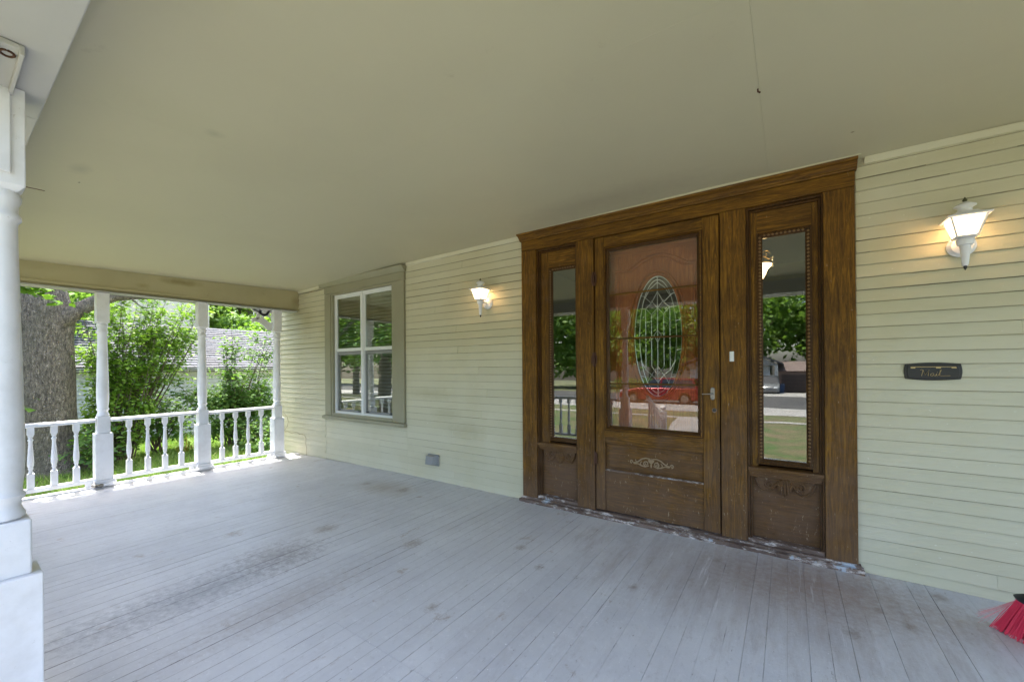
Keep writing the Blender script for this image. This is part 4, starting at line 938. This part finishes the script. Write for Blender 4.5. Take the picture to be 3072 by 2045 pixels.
# ================================================================== FOLIAGE
def leaves(centers, size, up=.55, out=None, aspect=.62, jitter=.35):
    n = len(centers); c = np.asarray(centers)
    nr = rng.normal(size=(n, 3)); nr /= np.linalg.norm(nr, axis=1)[:, None]
    nr = nr * (1 - up) + np.array([0, 0, 1.]) * up
    if out is not None: nr += out * .45
    nr /= np.linalg.norm(nr, axis=1)[:, None]
    d = rng.normal(size=(n, 3)); d -= nr * (d * nr).sum(1)[:, None]; d /= np.linalg.norm(d, axis=1)[:, None]
    s = np.cross(nr, d); L = size * (1 + jitter * rng.normal(size=n)).clip(.4, 1.8)[:, None]
    w_ = L * aspect * .5
    v = np.stack([c - d * L * .5, c - d * L * .05 + s * w_ + nr * L * .06, c + d * L * .5 - nr * L * .05, c - d * L * .05 - s * w_ + nr * L * .06], 1).reshape(-1, 3)
    return v, n
def leaf_obj(name, centers, size, mat, parent, out=None, up=.5, aspect=.62, dark=None, kind='stuff', seed=0):
    v, n = leaves(centers, size, up, out, aspect)
    me = bpy.data.meshes.new(name); me.vertices.add(n * 4); me.vertices.foreach_set('co', (v - np.array(WO[parent.name] if parent else (0, 0, 0))).ravel())
    me.loops.add(n * 4); me.loops.foreach_set('vertex_index', np.arange(n * 4)); me.polygons.add(n)
    me.polygons.foreach_set('loop_start', np.arange(n) * 4)
    me.update(calc_edges=True)
    at = me.attributes.new('leafrnd', 'FLOAT', 'FACE'); at.data.foreach_set('value', rng.random(n).astype(np.float32))
    me.materials.append(M[mat]); o = bpy.data.objects.new(name, me); C.objects.link(o)
    if parent: o.parent = parent
    WO[o.name] = Vector(WO[parent.name]) if parent else Vector((0, 0, 0))
    if kind: o['kind'] = kind
    return o
def clump_pts(cl, shell=.45):
    P_ = []; O_ = []
    for (cx_, cy_, cz_, rx, ry, rz, n) in cl:
        d = rng.normal(size=(n, 3)); d /= np.linalg.norm(d, axis=1)[:, None]
        r = rng.random(n) ** shell; p_ = d * r[:, None] * np.array([rx, ry, rz]) + np.array([cx_, cy_, cz_])
        P_.append(p_); O_.append(d)
    return np.concatenate(P_), np.concatenate(O_)
def tree(name, base, h, cr, label, group, nleaf=9000, size=.22, mat='far', trunk_r=.25, cat='tree', crown_z=.62, squash=.8, sub=26):
    t = empty(name, base, label, cat, group); bx, by, bz = base
    mk('trunk', MB().tube([(bx, by, bz - .1), (bx + .1, by, bz + h * .3), (bx - .1, by + .1, bz + h * .8)], [trunk_r * 1.3, trunk_r, trunk_r * .35], 10), 'bark', t, smooth=True)
    mb = MB(); cl = []
    for i in range(sub):
        a = random.uniform(0, 2 * math.pi); el = random.uniform(-.45, 1.1); r = cr * random.uniform(.45, .92)
        c_ = (bx + math.cos(a) * math.cos(el) * r, by + math.sin(a) * math.cos(el) * r, bz + h * crown_z + math.sin(el) * r * squash)
        if i < 9: mb.tube([(bx, by, bz + h * random.uniform(.3, .6)), tuple(lerp(q, w_, .6) for q, w_ in zip((bx, by, bz + h * .6), c_)), c_], [trunk_r * .4, trunk_r * .22, .02], 6)
        s_ = cr * random.uniform(.26, .42); cl.append((*c_, s_, s_, s_ * .62, max(20, nleaf // sub)))
    mk('limb', mb, 'bark', t, smooth=True)
    p_, o_ = clump_pts(cl, .5); leaf_obj('crown', p_, size, mat, t, o_, .35)
    return t

# --- big maple by the railing
mt = empty('maple_tree', (-11.0, -2.05, -.6), 'big grey barked tree trunk with one limb reaching right, beside the left railing', 'tree')
mb = MB(); NS = 30; NR = 34
prof = [(-.75, .62, -10.98, -2.00), (-.55, .46, -10.98, -2.02), (-.35, .39, -11, -2.04), (0, .350, -11, -2.06), (.6, .335, -11, -2.075), (1.3, .330, -11, -2.085), (1.9, .332, -11, -2.11), (2.2, .35, -11, -2.11), (2.5, .335, -11, -2.14), (3.0, .30, -11, -2.2), (5, .24, -11, -2.35), (7.5, .12, -11.1, -2.3)]
zz = np.interp(np.linspace(0, 1, NR), np.linspace(0, 1, len(prof)), [q[0] for q in prof])
for z in zz:
    r0 = np.interp(z, [q[0] for q in prof], [q[1] for q in prof]); x0 = np.interp(z, [q[0] for q in prof], [q[2] for q in prof]); y0 = np.interp(z, [q[0] for q in prof], [q[3] for q in prof])
    for i in range(NS):
        a = 2 * math.pi * i / NS; rr = r0 * (1 + .035 * math.sin(5 * a + z * .7) + .02 * math.sin(11 * a + 2 * z) + random.uniform(-.014, .014) + (.10 * max(0, -z - .2) * math.sin(4 * a + .6)))
        mb.v.append((x0 + rr * math.cos(a), y0 + rr * math.sin(a), z))
for j in range(NR - 1):
    for i in range(NS): q = (i + 1) % NS; mb.f.append((j * NS + i, j * NS + q, (j + 1) * NS + q, (j + 1) * NS + i))
mk('trunk', mb, 'bark', mt, smooth=True)
mk('limb', MB().tube([(-10.95, -2.15, 2.05), (-10.85, -1.93, 2.22), (-10.8, -1.75, 2.40), (-10.8, -1.50, 2.60), (-10.8, -1.25, 2.74), (-10.8, -.95, 2.80), (-10.7, -.5, 2.84), (-10.6, .3, 3.0), (-10.5, 1.2, 3.4)], [.22, .17, .125, .112, .105, .09, .075, .06, .03], 14), 'bark', mt, smooth=True)
mk('branch', MB().tube([(-10.8, -1.05, 2.77), (-10.7, -.95, 2.62), (-10.6, -.86, 2.52)], [.02, .014, .006], 6).tube([(-11, -2.1, 4.5), (-10, -3.4, 5.8), (-9.2, -4.6, 6.8)], [.12, .08, .03], 8).tube([(-11, -2.2, 4), (-12, -.8, 5.6), (-13, .2, 7)], [.12, .08, .03], 8).tube([(-11, -2.2, 5), (-9.6, -1.6, 6.3), (-8.4, -1.0, 7.1)], [.1, .07, .03], 8), 'bark', mt, smooth=True)
cl = []
for i in range(30):
    a = random.uniform(0, 2 * math.pi); r = random.uniform(.8, 3.6)
    cl.append((-11 + math.cos(a) * r, -2.2 + math.sin(a) * r, 6.6 + random.uniform(-1.6, 1.9) - .06 * r * r, .7, .7, .40, 70))
p_, o_ = clump_pts(cl, .5); leaf_obj('crown', p_, .16, 'maple', mt, o_, .4)
# low sprays in view
mb = MB(); pts = []
for (s0, s1, n) in (((-9.3, -3.3, 3.1), (-9.0, -2.20, 2.30), 130), ((-9.2, -3.2, 3.0), (-9.1, -2.42, 2.46), 110), ((-9.3, -2.9, 2.75), (-9.2, -2.05, 2.55), 12), ((-12.2, -1.7, 3.4), (-12.2, -1.45, 2.75), 40), ((-12.4, -1.7, 3.3), (-12.2, -1.05, 2.85), 50), ((-10.4, -3.0, .6), (-10.4, -2.35, .72), 14)):
    s0, s1 = np.array(s0), np.array(s1); mb.tube([s0, s0 * .5 + s1 * .5 + np.array([0, 0, .05]), s1], [.008, .006, .002], 4)
    for i in range(n):
        t = random.uniform(.15, 1.03); pts.append(s0 * (1 - t) + s1 * t + rng.normal(size=3) * np.array([.09, .09, .045]) + np.array([0, 0, .03]))
mk('twig', mb, 'twig', mt); leaf_obj('leaf_spray', np.array(pts), .115, 'maple', mt, None, .6, .8)

# --- shrubs
def shrub(name, base, stems, tips, nper, size, mat, label, clumps=None, spread=(.16, .16, .13), up=.5, group='shrubs beyond the left railing', kind_cat='shrub'):
    t = empty(name, base, label, kind_cat, group); mb = MB(); pts = []
    for tip in tips:
        b_ = Vector(base) + Vector((random.gauss(0, .06), random.gauss(0, .08), 0)); tp = Vector(tip)
        mid = b_.lerp(tp, .5) + Vector((random.gauss(0, .08), random.gauss(0, .08), .12)); q3 = b_.lerp(tp, .78) + Vector((random.gauss(0, .05), random.gauss(0, .05), .06))
        mb.tube([b_, mid, q3, tp], [.016, .010, .006, .002], 6)
        path = [b_, mid, q3, tp]
        for s_ in range(7):
            tt = random.uniform(.35, 1.0) * 3; k_ = min(2, int(tt)); c_ = path[k_].lerp(path[k_ + 1], tt - k_)
            e = c_ + Vector((random.gauss(0, .22), random.gauss(0, .22), random.gauss(.05, .14))); mb.tube([c_, e], [.004, .0015], 4)
            for q in range(nper):
                u = random.random(); g = c_.lerp(e, u); pts.append((g[0] + random.gauss(0, spread[0] * .45), g[1] + random.gauss(0, spread[1] * .45), g[2] + random.gauss(0, spread[2] * .4)))
    mk('stem', mb, 'twig', t, smooth=True)
    pts = np.array(pts); out = pts - np.array(base); out /= np.linalg.norm(out, axis=1)[:, None]
    if clumps:
        p2, o2 = clump_pts(clumps, .42); pts = np.concatenate([pts, p2]); out = np.concatenate([out, o2])
    leaf_obj('foliage', pts, size, mat, t, out * .6, up, .6)
    return t
tips = []
for i in range(30):
    y = random.gauss(-1.12, .30); z = random.uniform(.9, 3.1) - .30 * abs(y + 1.1); tips.append((-11.2 + random.uniform(-.45, .5), y, z))
for i in range(28):
    y = random.uniform(-.9, .35); z = random.uniform(1.85, 3.25) - .2 * abs(y + .6); tips.append((-11.2 + random.uniform(-.45, .5), y, z))
shrub('lilac_shrub', (-11.2, -1.12, -.6), 0, tips, 34, .070, 'leaf', 'tall loose bright green shrub between the tree trunk and the middle post',
      [(-11.2, -1.35, .40, .5, .32, .45, 900), (-11.2, -1.25, .9, .5, .25, .35, 350), (-11.2, -1.50, -.05, .45, .28, .4, 700), (-11.1, -1.0, -.05, .45, .26, .32, 450), (-10.9, -.85, .45, .25, .3, .35, 450)])
tips = [(-11.0 + random.uniform(-.4, .4), random.gauss(.85, .5), random.uniform(.5, 1.25)) for i in range(26)] + [(-11.0, .80, 2.35), (-11.0, .72, 2.0), (-10.9, .95, 2.1), (-11, 1.62, 2.3), (-11.0, 1.5, 2.0), (-11, 1.35, 1.9), (-10.9, 1.75, 2.1), (-11, .62, 1.85), (-11, 1.7, 1.7)]
shrub('dense_shrub', (-11.0, .85, -.6), 0, tips, 20, .076, 'leaf2', 'dense dark green shrub with upright shoots beside the house corner',
      [(-11, .35, .55, .5, .35, .28, 800), (-11, .85, .55, .5, .45, .38, 1100), (-11, 1.4, .5, .5, .45, .42, 1100), (-11, .9, .0, .5, .5, .45, 1300), (-11, 1.7, .1, .5, .5, .5, 900), (-10.9, .35, -.02, .4, .3, .35, 450)])
tips = [(-11.6 + random.uniform(-.3, .3), random.gauss(-.35, .35), random.uniform(.1, .75)) for i in range(16)]
shrub('low_bush', (-11.6, -.40, -.6), 0, tips, 9, .085, 'leaf2', 'low dark leafy bush before the garage siding between two shrubs', [(-11.6, -.55, .0, .35, .35, .35, 300), (-11.7, -.05, -.1, .3, .3, .3, 200)])
tips = [(-10.4 + random.uniform(-.3, .3), random.gauss(-1.55, .12), random.uniform(-.3, .45)) for i in range(10)]
shrub('ground_bush', (-10.5, -1.52, -.6), 0, tips, 9, .095, 'leaf2', 'low broad leaved bush at the foot of the tree trunk', None)
tips = [(-10.2 + random.uniform(-.2, .2), random.gauss(1.2, .35), random.uniform(-.35, .2)) for i in range(12)]
shrub('edge_bush', (-10.2, 1.15, -.6), 0, tips, 10, .08, 'leaf2', 'low leafy bush in the grass nearest the corner post', [(-9.6, 1.0, -.42, .4, .5, .2, 500)])
# yellow lily
ly = empty('yellow_lily', (-10.9, -.12, -.6), 'small yellowing plant in the grass before the dense shrub', 'plant')
pts = np.array([(-10.9 + random.gauss(0, .07), -.12 + random.gauss(0, .10), -.5 + abs(random.gauss(0, .14))) for i in range(70)]); leaf_obj('foliage', pts, .10, 'lily', ly, None, .2, .22)
mk('stem', MB().tube([(-10.9, -.12, -.6), (-10.9, -.10, -.3), (-10.88, -.12, -.1)], [.01, .008, .004], 6), plain('yellow stem', (.4, .3, .04), .6), ly)

# --- grass blades in the part of the yard that is seen
def grass(name, x0, x1, y0, y1, n, h):
    X = rng.uniform(x0, x1, n); Y = rng.uniform(y0, y1, n); Z = np.full(n, -.57)
    an = rng.uniform(0, 2 * np.pi, n); hh = h * (1 + .4 * rng.normal(size=n)).clip(.3, 2); le = rng.normal(size=(n, 2)) * hh[:, None] * .55
    w_ = .006 + .004 * rng.random(n); dx, dy = np.cos(an) * w_, np.sin(an) * w_
    v = np.stack([np.stack([X - dx, Y - dy, Z], 1), np.stack([X + dx, Y + dy, Z], 1), np.stack([X + le[:, 0], Y + le[:, 1], Z + hh], 1)], 1).reshape(-1, 3)
    me = bpy.data.meshes.new(name); me.vertices.add(n * 3); me.vertices.foreach_set('co', v.ravel()); me.loops.add(n * 3); me.loops.foreach_set('vertex_index', np.arange(n * 3))
    me.polygons.add(n); me.polygons.foreach_set('loop_start', np.arange(n) * 3); me.update(calc_edges=True)
    at = me.attributes.new('leafrnd', 'FLOAT', 'FACE'); at.data.foreach_set('value', rng.random(n).astype(np.float32)); me.materials.append(M['grass'])
    o = bpy.data.objects.new(name, me); C.objects.link(o); o['kind'] = 'stuff'; o['label'] = 'short green grass of the side yard beyond the railing'; o['category'] = 'grass'
grass('grass', -13.9, -6.5, -3.6, 3.2, 60000, .085)

# ================================================================== GARAGE NEXT DOOR
gr = empty('garage', (-14.5, 1.5, -.8), 'low pale clapboard garage with grey shingle roof behind the shrubs', 'garage')
GX = -14.0
mk('wall', MB().box(GX - 4.6, GX - .02, -2.4, 7.5, -.85, 1.30), plain('dark sheathing', (.05, .05, .05), .9), gr)
gb = None; z = -.80
while z < 1.20:
    mb = MB().add([(GX + .020, -2.4, z), (GX - .006, -2.4, z + .104), (GX - .03, -2.4, z + .104), (GX - .03, -2.4, z), (GX + .020, 7.5, z), (GX - .006, 7.5, z + .104), (GX - .03, 7.5, z + .104), (GX - .03, 7.5, z)], [(0, 1, 2, 3), (7, 6, 5, 4), (0, 4, 5, 1), (1, 5, 6, 2), (2, 6, 7, 3), (3, 7, 4, 0)])
    mk('siding_board', mb, 'gsid', gr); z += .107
mk('eave_board', MB().box(GX - .3, GX + .20, -2.5, 7.6, 1.255, 1.275), 'gsid', gr)
mk('gutter', MB().box(GX + .16, GX + .215, -2.5, 7.6, 1.28, 1.335), 'vinyl', gr, bev=.004)
e0 = Vector((GX + .22, 0, 1.345)); e1 = Vector((GX - 2.45, 0, 2.66)); sl = (e1 - e0); SL = sl.length; sd_ = sl.normalized(); nn = Vector((-sd_.z, 0, sd_.x)) * -1
nn = Vector((sd_.z, 0, -sd_.x)); nn = nn if nn.z > 0 else -nn
mk('roof_deck', MB().prism([(e0.x, e0.z - .03), (e1.x, e1.z - .03), (e1.x - 2.45, 1.3), (e1.x - 2.45, 1.27), (e1.x, e1.z - .06), (e0.x, e0.z - .06)], 'y', -2.5, 7.6), 'shingle', gr)
mk('gable', MB().prism([(GX - .02, 1.30), (GX - 4.6, 1.30), (e1.x, e1.z - .08)], 'y', -2.38, -2.30), 'gsid', gr)
TW_, EX = .30, .163; nrow = int(SL / EX)
def sh_mb(ya, yb, row):
    a = e0 + sd_ * (row * EX); b = e0 + sd_ * ((row + 1) * EX + .02); t0 = .026 + random.uniform(-.004, .008); t1 = .003
    g = .004
    q = [a + nn * -.02, a + nn * t0, b + nn * t1, b + nn * -.02]
    v = [(p_.x, ya + g, p_.z) for p_ in q] + [(p_.x, yb - g, p_.z) for p_ in q]
    return v, [(0, 1, 2, 3), (7, 6, 5, 4), (0, 4, 5, 1), (1, 5, 6, 2), (2, 6, 7, 3), (3, 7, 4, 0)]
rest = MB(); cnt = 0
for row in range(nrow + 1):
    y = -2.5 + (row % 2) * .15 - .15 + random.uniform(-.02, .02)
    lo_ = lerp(-1.7, 0.2, row / nrow); hi_ = lerp(3.2, 4.2, row / nrow)
    while y < 7.4:
        v, f_ = sh_mb(y, y + TW_, row)
        if lo_ < y < hi_ and cnt < 298: mk('shingle', MB().add(v, f_), 'shingle', gr); cnt += 1
        else: rest.add(v, f_)
        y += TW_
mk('shingle_field', rest, 'shingle', gr, kind='stuff')
# neighbour's cream house further back
nh = empty('neighbour_house', (-22, -1, -.8), 'tall cream house with white trim bands behind the tree and garage', 'house')
mk('wall', MB().box(-27, -20, -8, 3.4, 2.17, 6.5).box(-27, -20.02, -8, 3.4, -.9, 2.17), 'cream', nh)
mk('frieze_band', MB().box(-20, -19.93, -8, 3.4, 1.98, 2.16), 'vinyl', nh, bev=.01); mk('frieze_panel', MB().box(-20.0, -19.96, -8, 3.4, 1.34, 1.90), 'vinyl', nh, bev=.01)
for i in range(6): mk('louvre_board', MB().box(-20.02, -19.965, -8, 3.4, .80 + .088 * i, .875 + .088 * i), 'gsid', nh)
mk('sill_band', MB().box(-20.02, -19.93, -8, 3.4, .70, .76), 'vinyl', nh); mk('base_band', MB().box(-20.02, -19.93, -8, 3.4, -.12, .12), 'vinyl', nh); mk('base_panel', MB().box(-20.02, -19.96, -8, 3.4, .13, .69), 'cream', nh)
mk('foundation', MB().box(-20.02, -19.95, -8, 3.4, -.9, -.13), plain('tan masonry', (.25, .18, .12), .9), nh)
wn_ = mk('window', MB().box(-20.0, -19.95, -5.2, -4.2, 2.8, 4.6), 'vinyl', nh, bev=.01); mk('pane', MB().box(-19.96, -19.945, -5.1, -4.3, 2.9, 4.5), 'glass', wn_)
mk('roof', MB().prism([(-19.5, 6.5), (-27.5, 6.5), (-23.5, 9.5)], 'y', -8.4, 3.9), 'shingle', nh)

# ================================================================== TREES AND THINGS SEEN BEYOND AND IN THE GLASS
g_ = 'background trees behind the garage'
for (x, y, h, r_, lab) in ((-25, 7.0, 9, 3.6, 'broad leafy tree behind the right end of the garage roof'), (-24, 12, 10, 4.2, 'tall leafy tree behind the house corner'), (-30, 4.5, 11, 4.8, 'far tree behind the cream neighbouring house'), (-19.5, 5.2, 5.2, 2.0, 'small pale tree just behind the garage ridge'), (-32, 16, 12, 5, 'distant big tree far behind the garage')):
    tree('leafy_tree', (x, y, gz(x, y)), h, r_, lab, g_, 14000, .22, 'far', .22, sub=46, crown_z=.5, squash=1.0)
g2 = 'street trees mirrored in the entrance glass'
for (x, y, h, r_, lab) in ((-3, -60, 20, 10, 'huge leafy tree behind the garage across the street'), (10, -54, 17, 9, 'big tree right of the garage across the street'), (-16, -55, 18, 10, 'big tree left of the bungalow across the street'), (-30, -46, 17, 9.5, 'wide tree far left across the street'), (-45, -36, 17, 9.5, 'tall tree at the far left end of the street'), (-62, -30, 18, 10, 'tree at the left end beyond the tall one'), (24, -58, 17, 9, 'tree at the right end across the street'), (-24, -64, 20, 10, 'tall tree behind the big tree across the street')):
    tree('street_tree', (x, y, gz(x, y)), h, r_, lab, g2, 13000, .62, 'far', .35, crown_z=.36, squash=.85, sub=70)
g3 = 'yard trees in front of the house'
for (x, y, h, r_, lab) in ((-14, -7.5, 9, 3.4, 'dark trunked tree in the front yard left of the porch'), (-20, -12, 10, 4.6, 'leafy tree near the sidewalk to the left'), (-17.5, -3.0, 8, 2.9, 'slim tree between the big trunk and the street'), (-27, -15, 11, 5, 'broad tree left beyond the sidewalk')):
    tree('yard_tree', (x, y, gz(x, y)), h, r_, lab, g3, 13000, .18, 'leaf2', .2, sub=50, crown_z=.42, squash=1.0)
hg = empty('hedge', (-15, -22, gz(-15, -22)), 'clipped round hedge by the far kerb', 'hedge')
p_, o_ = clump_pts([(-14 + i * 1.3, -36.5, gz(0, -36) + .7, .9, .8, .8, 700) for i in range(8)], .35); leaf_obj('foliage', p_, .14, 'leaf2', hg, o_, .3); mk('stem', MB().tube([(-14, -36.5, gz(0, -36) - .1), (-14, -36.5, gz(0, -36) + .6)], .05, 6), 'twig', hg)
# house opposite: gabled porch and garage
oh = empty('bungalow', (-4.5, -50, gz(0, -50)), 'grey bungalow with a white gabled porch across the street', 'house')
zb_ = gz(0, -47)
mk('wall', MB().box(-9.5, -1.6, -56, -47.5, zb_ - .5, zb_ + 3.0), 'gsid', oh)
mk('gable', MB().prism([(-9.8, zb_ + 2.9), (-.75, zb_ + 2.9), (-2.6, zb_ + 3.9), (-5.2, zb_ + 4.9)], 'y', -47.0, -46.8), plain('grey white gable', (.32, .32, .32), .8), oh)
mk('roof', MB().prism([(-10.2, zb_ + 2.95), (-5.2, zb_ + 5.05), (-.4, zb_ + 2.95), (-.4, zb_ + 3.12), (-5.2, zb_ + 5.25), (-10.2, zb_ + 3.12)], 'y', -57, -46.3), 'shingle', oh)
mk('porch_column', MB().box(-1.15, -.85, -46.8, -46.5, zb_ - .4, zb_ + 2.9), plain('white porch column', (.42, .42, .41), .7), oh)
mk('porch_wall', MB().box(-9.4, -1.2, -46.9, -46.7, zb_ - .4, zb_ + .7), 'gsid', oh)
og = empty('brown_garage', (1.0, -50, gz(0, -50)), 'brown garage with a dark sectional door at the end of the driveway', 'garage')
mk('wall', MB().box(-.8, 2.6, -52, -47.2, zb_ - .5, zb_ + 2.3), plain('brown garage wall', (.20, .13, .10), .8), og)
for i in range(5): mk('door_section', MB().box(-.55, 2.2, -47.2, -47.13, zb_ - .05 + .4 * i, zb_ + .33 + .4 * i), plain('dark brown door', (.045, .03, .025), .7), og, bev=.01)
mk('roof', MB().prism([(-47.0, zb_ + 2.3), (-52.2, zb_ + 2.3), (-49.6, zb_ + 3.3)], 'x', -.95, 2.8), plain('brown roof', (.16, .12, .11), .9), og)
bn = empty('recycling_bin', (-.5, -45.8, zb_), 'dark blue recycling bin beside the garage door', 'bin')
mk('bin_body', MB().add([(-.75, -46.0, zb_ - .1), (-.35, -46.0, zb_ - .1), (-.35, -45.6, zb_ - .1), (-.75, -45.6, zb_ - .1), (-.82, -46.05, zb_ + .9), (-.28, -46.05, zb_ + .9), (-.28, -45.5, zb_ + .9), (-.82, -45.5, zb_ + .9)], [(0, 3, 2, 1), (4, 5, 6, 7), (0, 1, 5, 4), (1, 2, 6, 5), (2, 3, 7, 6), (3, 0, 4, 7)]), plain('blue plastic', (.03, .07, .16), .5), bn, bev=.03)
mk('lid', MB().box(-.84, -.26, -46.07, -45.47, zb_ + .905, zb_ + .96), plain('blue lid', (.03, .06, .14), .5), bn, bev=.02)
def car(loc, rz, length, wid, hts, col, label, name):
    """side profile lofted across the width with tucked roof"""
    t = bpy.data.objects.new(name, None); C.objects.link(t); t.location = loc; t.rotation_euler = (0, 0, rz); t['label'] = label; t['category'] = 'car'; WO[t.name] = Vector((0, 0, 0))
    L = length / 2; belt, roof = hts
    pm = plain('car paint ' + name, col, .25, .3)
    body = [(-L, .30), (-L, .62), (-L + .08, belt - .08), (-L + .15, belt), (L * .55, belt - .02), (L - .25, belt - .22), (L - .03, .62), (L, .32), (L - .05, .24), (-L + .05, .24)]
    mb = MB()
    for y, s_ in ((-wid / 2, .97), (-wid / 2 + .08, 1), (wid / 2 - .08, 1), (wid / 2, .97)): mb.v += [(x * s_, y, z) for x, z in body]
    n = len(body)
    for j in range(3):
        for i in range(n): q = (i + 1) % n; mb.f.append((j * n + i, j * n + q, (j + 1) * n + q, (j + 1) * n + i))
    mb.f += [tuple(range(n)), tuple(range(3 * n, 4 * n))[::-1]]
    mk('body', mb, pm, t, bev=.03, smooth=True)
    cab = [(-L + .18, belt - .01), (-L + .45, roof), (L * .12, roof), (L * .50, belt - .03)]
    def cabm(ins, top):
        m_ = MB(); w2 = wid / 2 - .06
        for y, k_ in ((-1, 0), (1, 0)): m_.v += [(x, y * (w2 - (.16 if z > belt + .1 else 0)), z) for x, z in cab]
        m_.f = [(0, 1, 2, 3), (7, 6, 5, 4)] + [(i, i + 4, (i + 1) % 4 + 4, (i + 1) % 4) for i in range(4)]; return m_
    mk('window_glass', cabm(0, 0), plain('tinted car glass', (.02, .025, .03), .08), t, bev=.02)
    mk('roof', MB().box(-L + .42, L * .15, -wid / 2 + .2, wid / 2 - .2, roof - .01, roof + .03), pm, t, bev=.02)
    for xx in (-L + .2, -.15):
        for yy in (-1, 1):
            mk('pillar', MB().tube([(xx, yy * (wid / 2 - .07), belt), (xx + (.25 if xx < -.5 else .0), yy * (wid / 2 - .21), roof)], .045, 6), pm, t)
    for xx in (-L + .8, L - .85):
        for yy in (-1, 1):
            ty = mk('wheel', MB().tube([(xx, yy * (wid / 2 - .2), .33), (xx, yy * (wid / 2 - .0), .33)], .33, 20), 'black', t, smooth=True)
            mk('rim', MB().tube([(xx, yy * (wid / 2 - .02), .33), (xx, yy * (wid / 2 + .01), .33)], .20, 14), 'metal', ty)
    for yy in (-1, 1):
        mk('headlight', MB().box(L - .10, L + .005, yy * (wid / 2 - .32) - .15, yy * (wid / 2 - .32) + .15, .60, .74), 'vinyl', t, bev=.02)
        mk('tail_light', MB().box(-L - .005, -L + .06, yy * (wid / 2 - .15) - .08, yy * (wid / 2 - .15) + .08, .66, .95), plain('tail lamp red', (.3, .01, .01), .3), t, bev=.01)
    return t
car((-1.6, -44.0, gz(0, -44)), R(90), 4.6, 1.85, (1.05, 1.75), (.17, .175, .18), 'silver sport utility car parked beside the bungalow across the street', 'parked_car')
car((-6.0, -20.6, gz(0, -20.6)), R(180), 4.4, 1.75, (.88, 1.36), (.28, .012, .018), 'red car parked at the kerb in front of the house', 'parked_car')

tris = sum(len(o.data.polygons) for o in bpy.data.objects if o.type == 'MESH')
print('objects', len(bpy.data.objects), 'faces', tris)
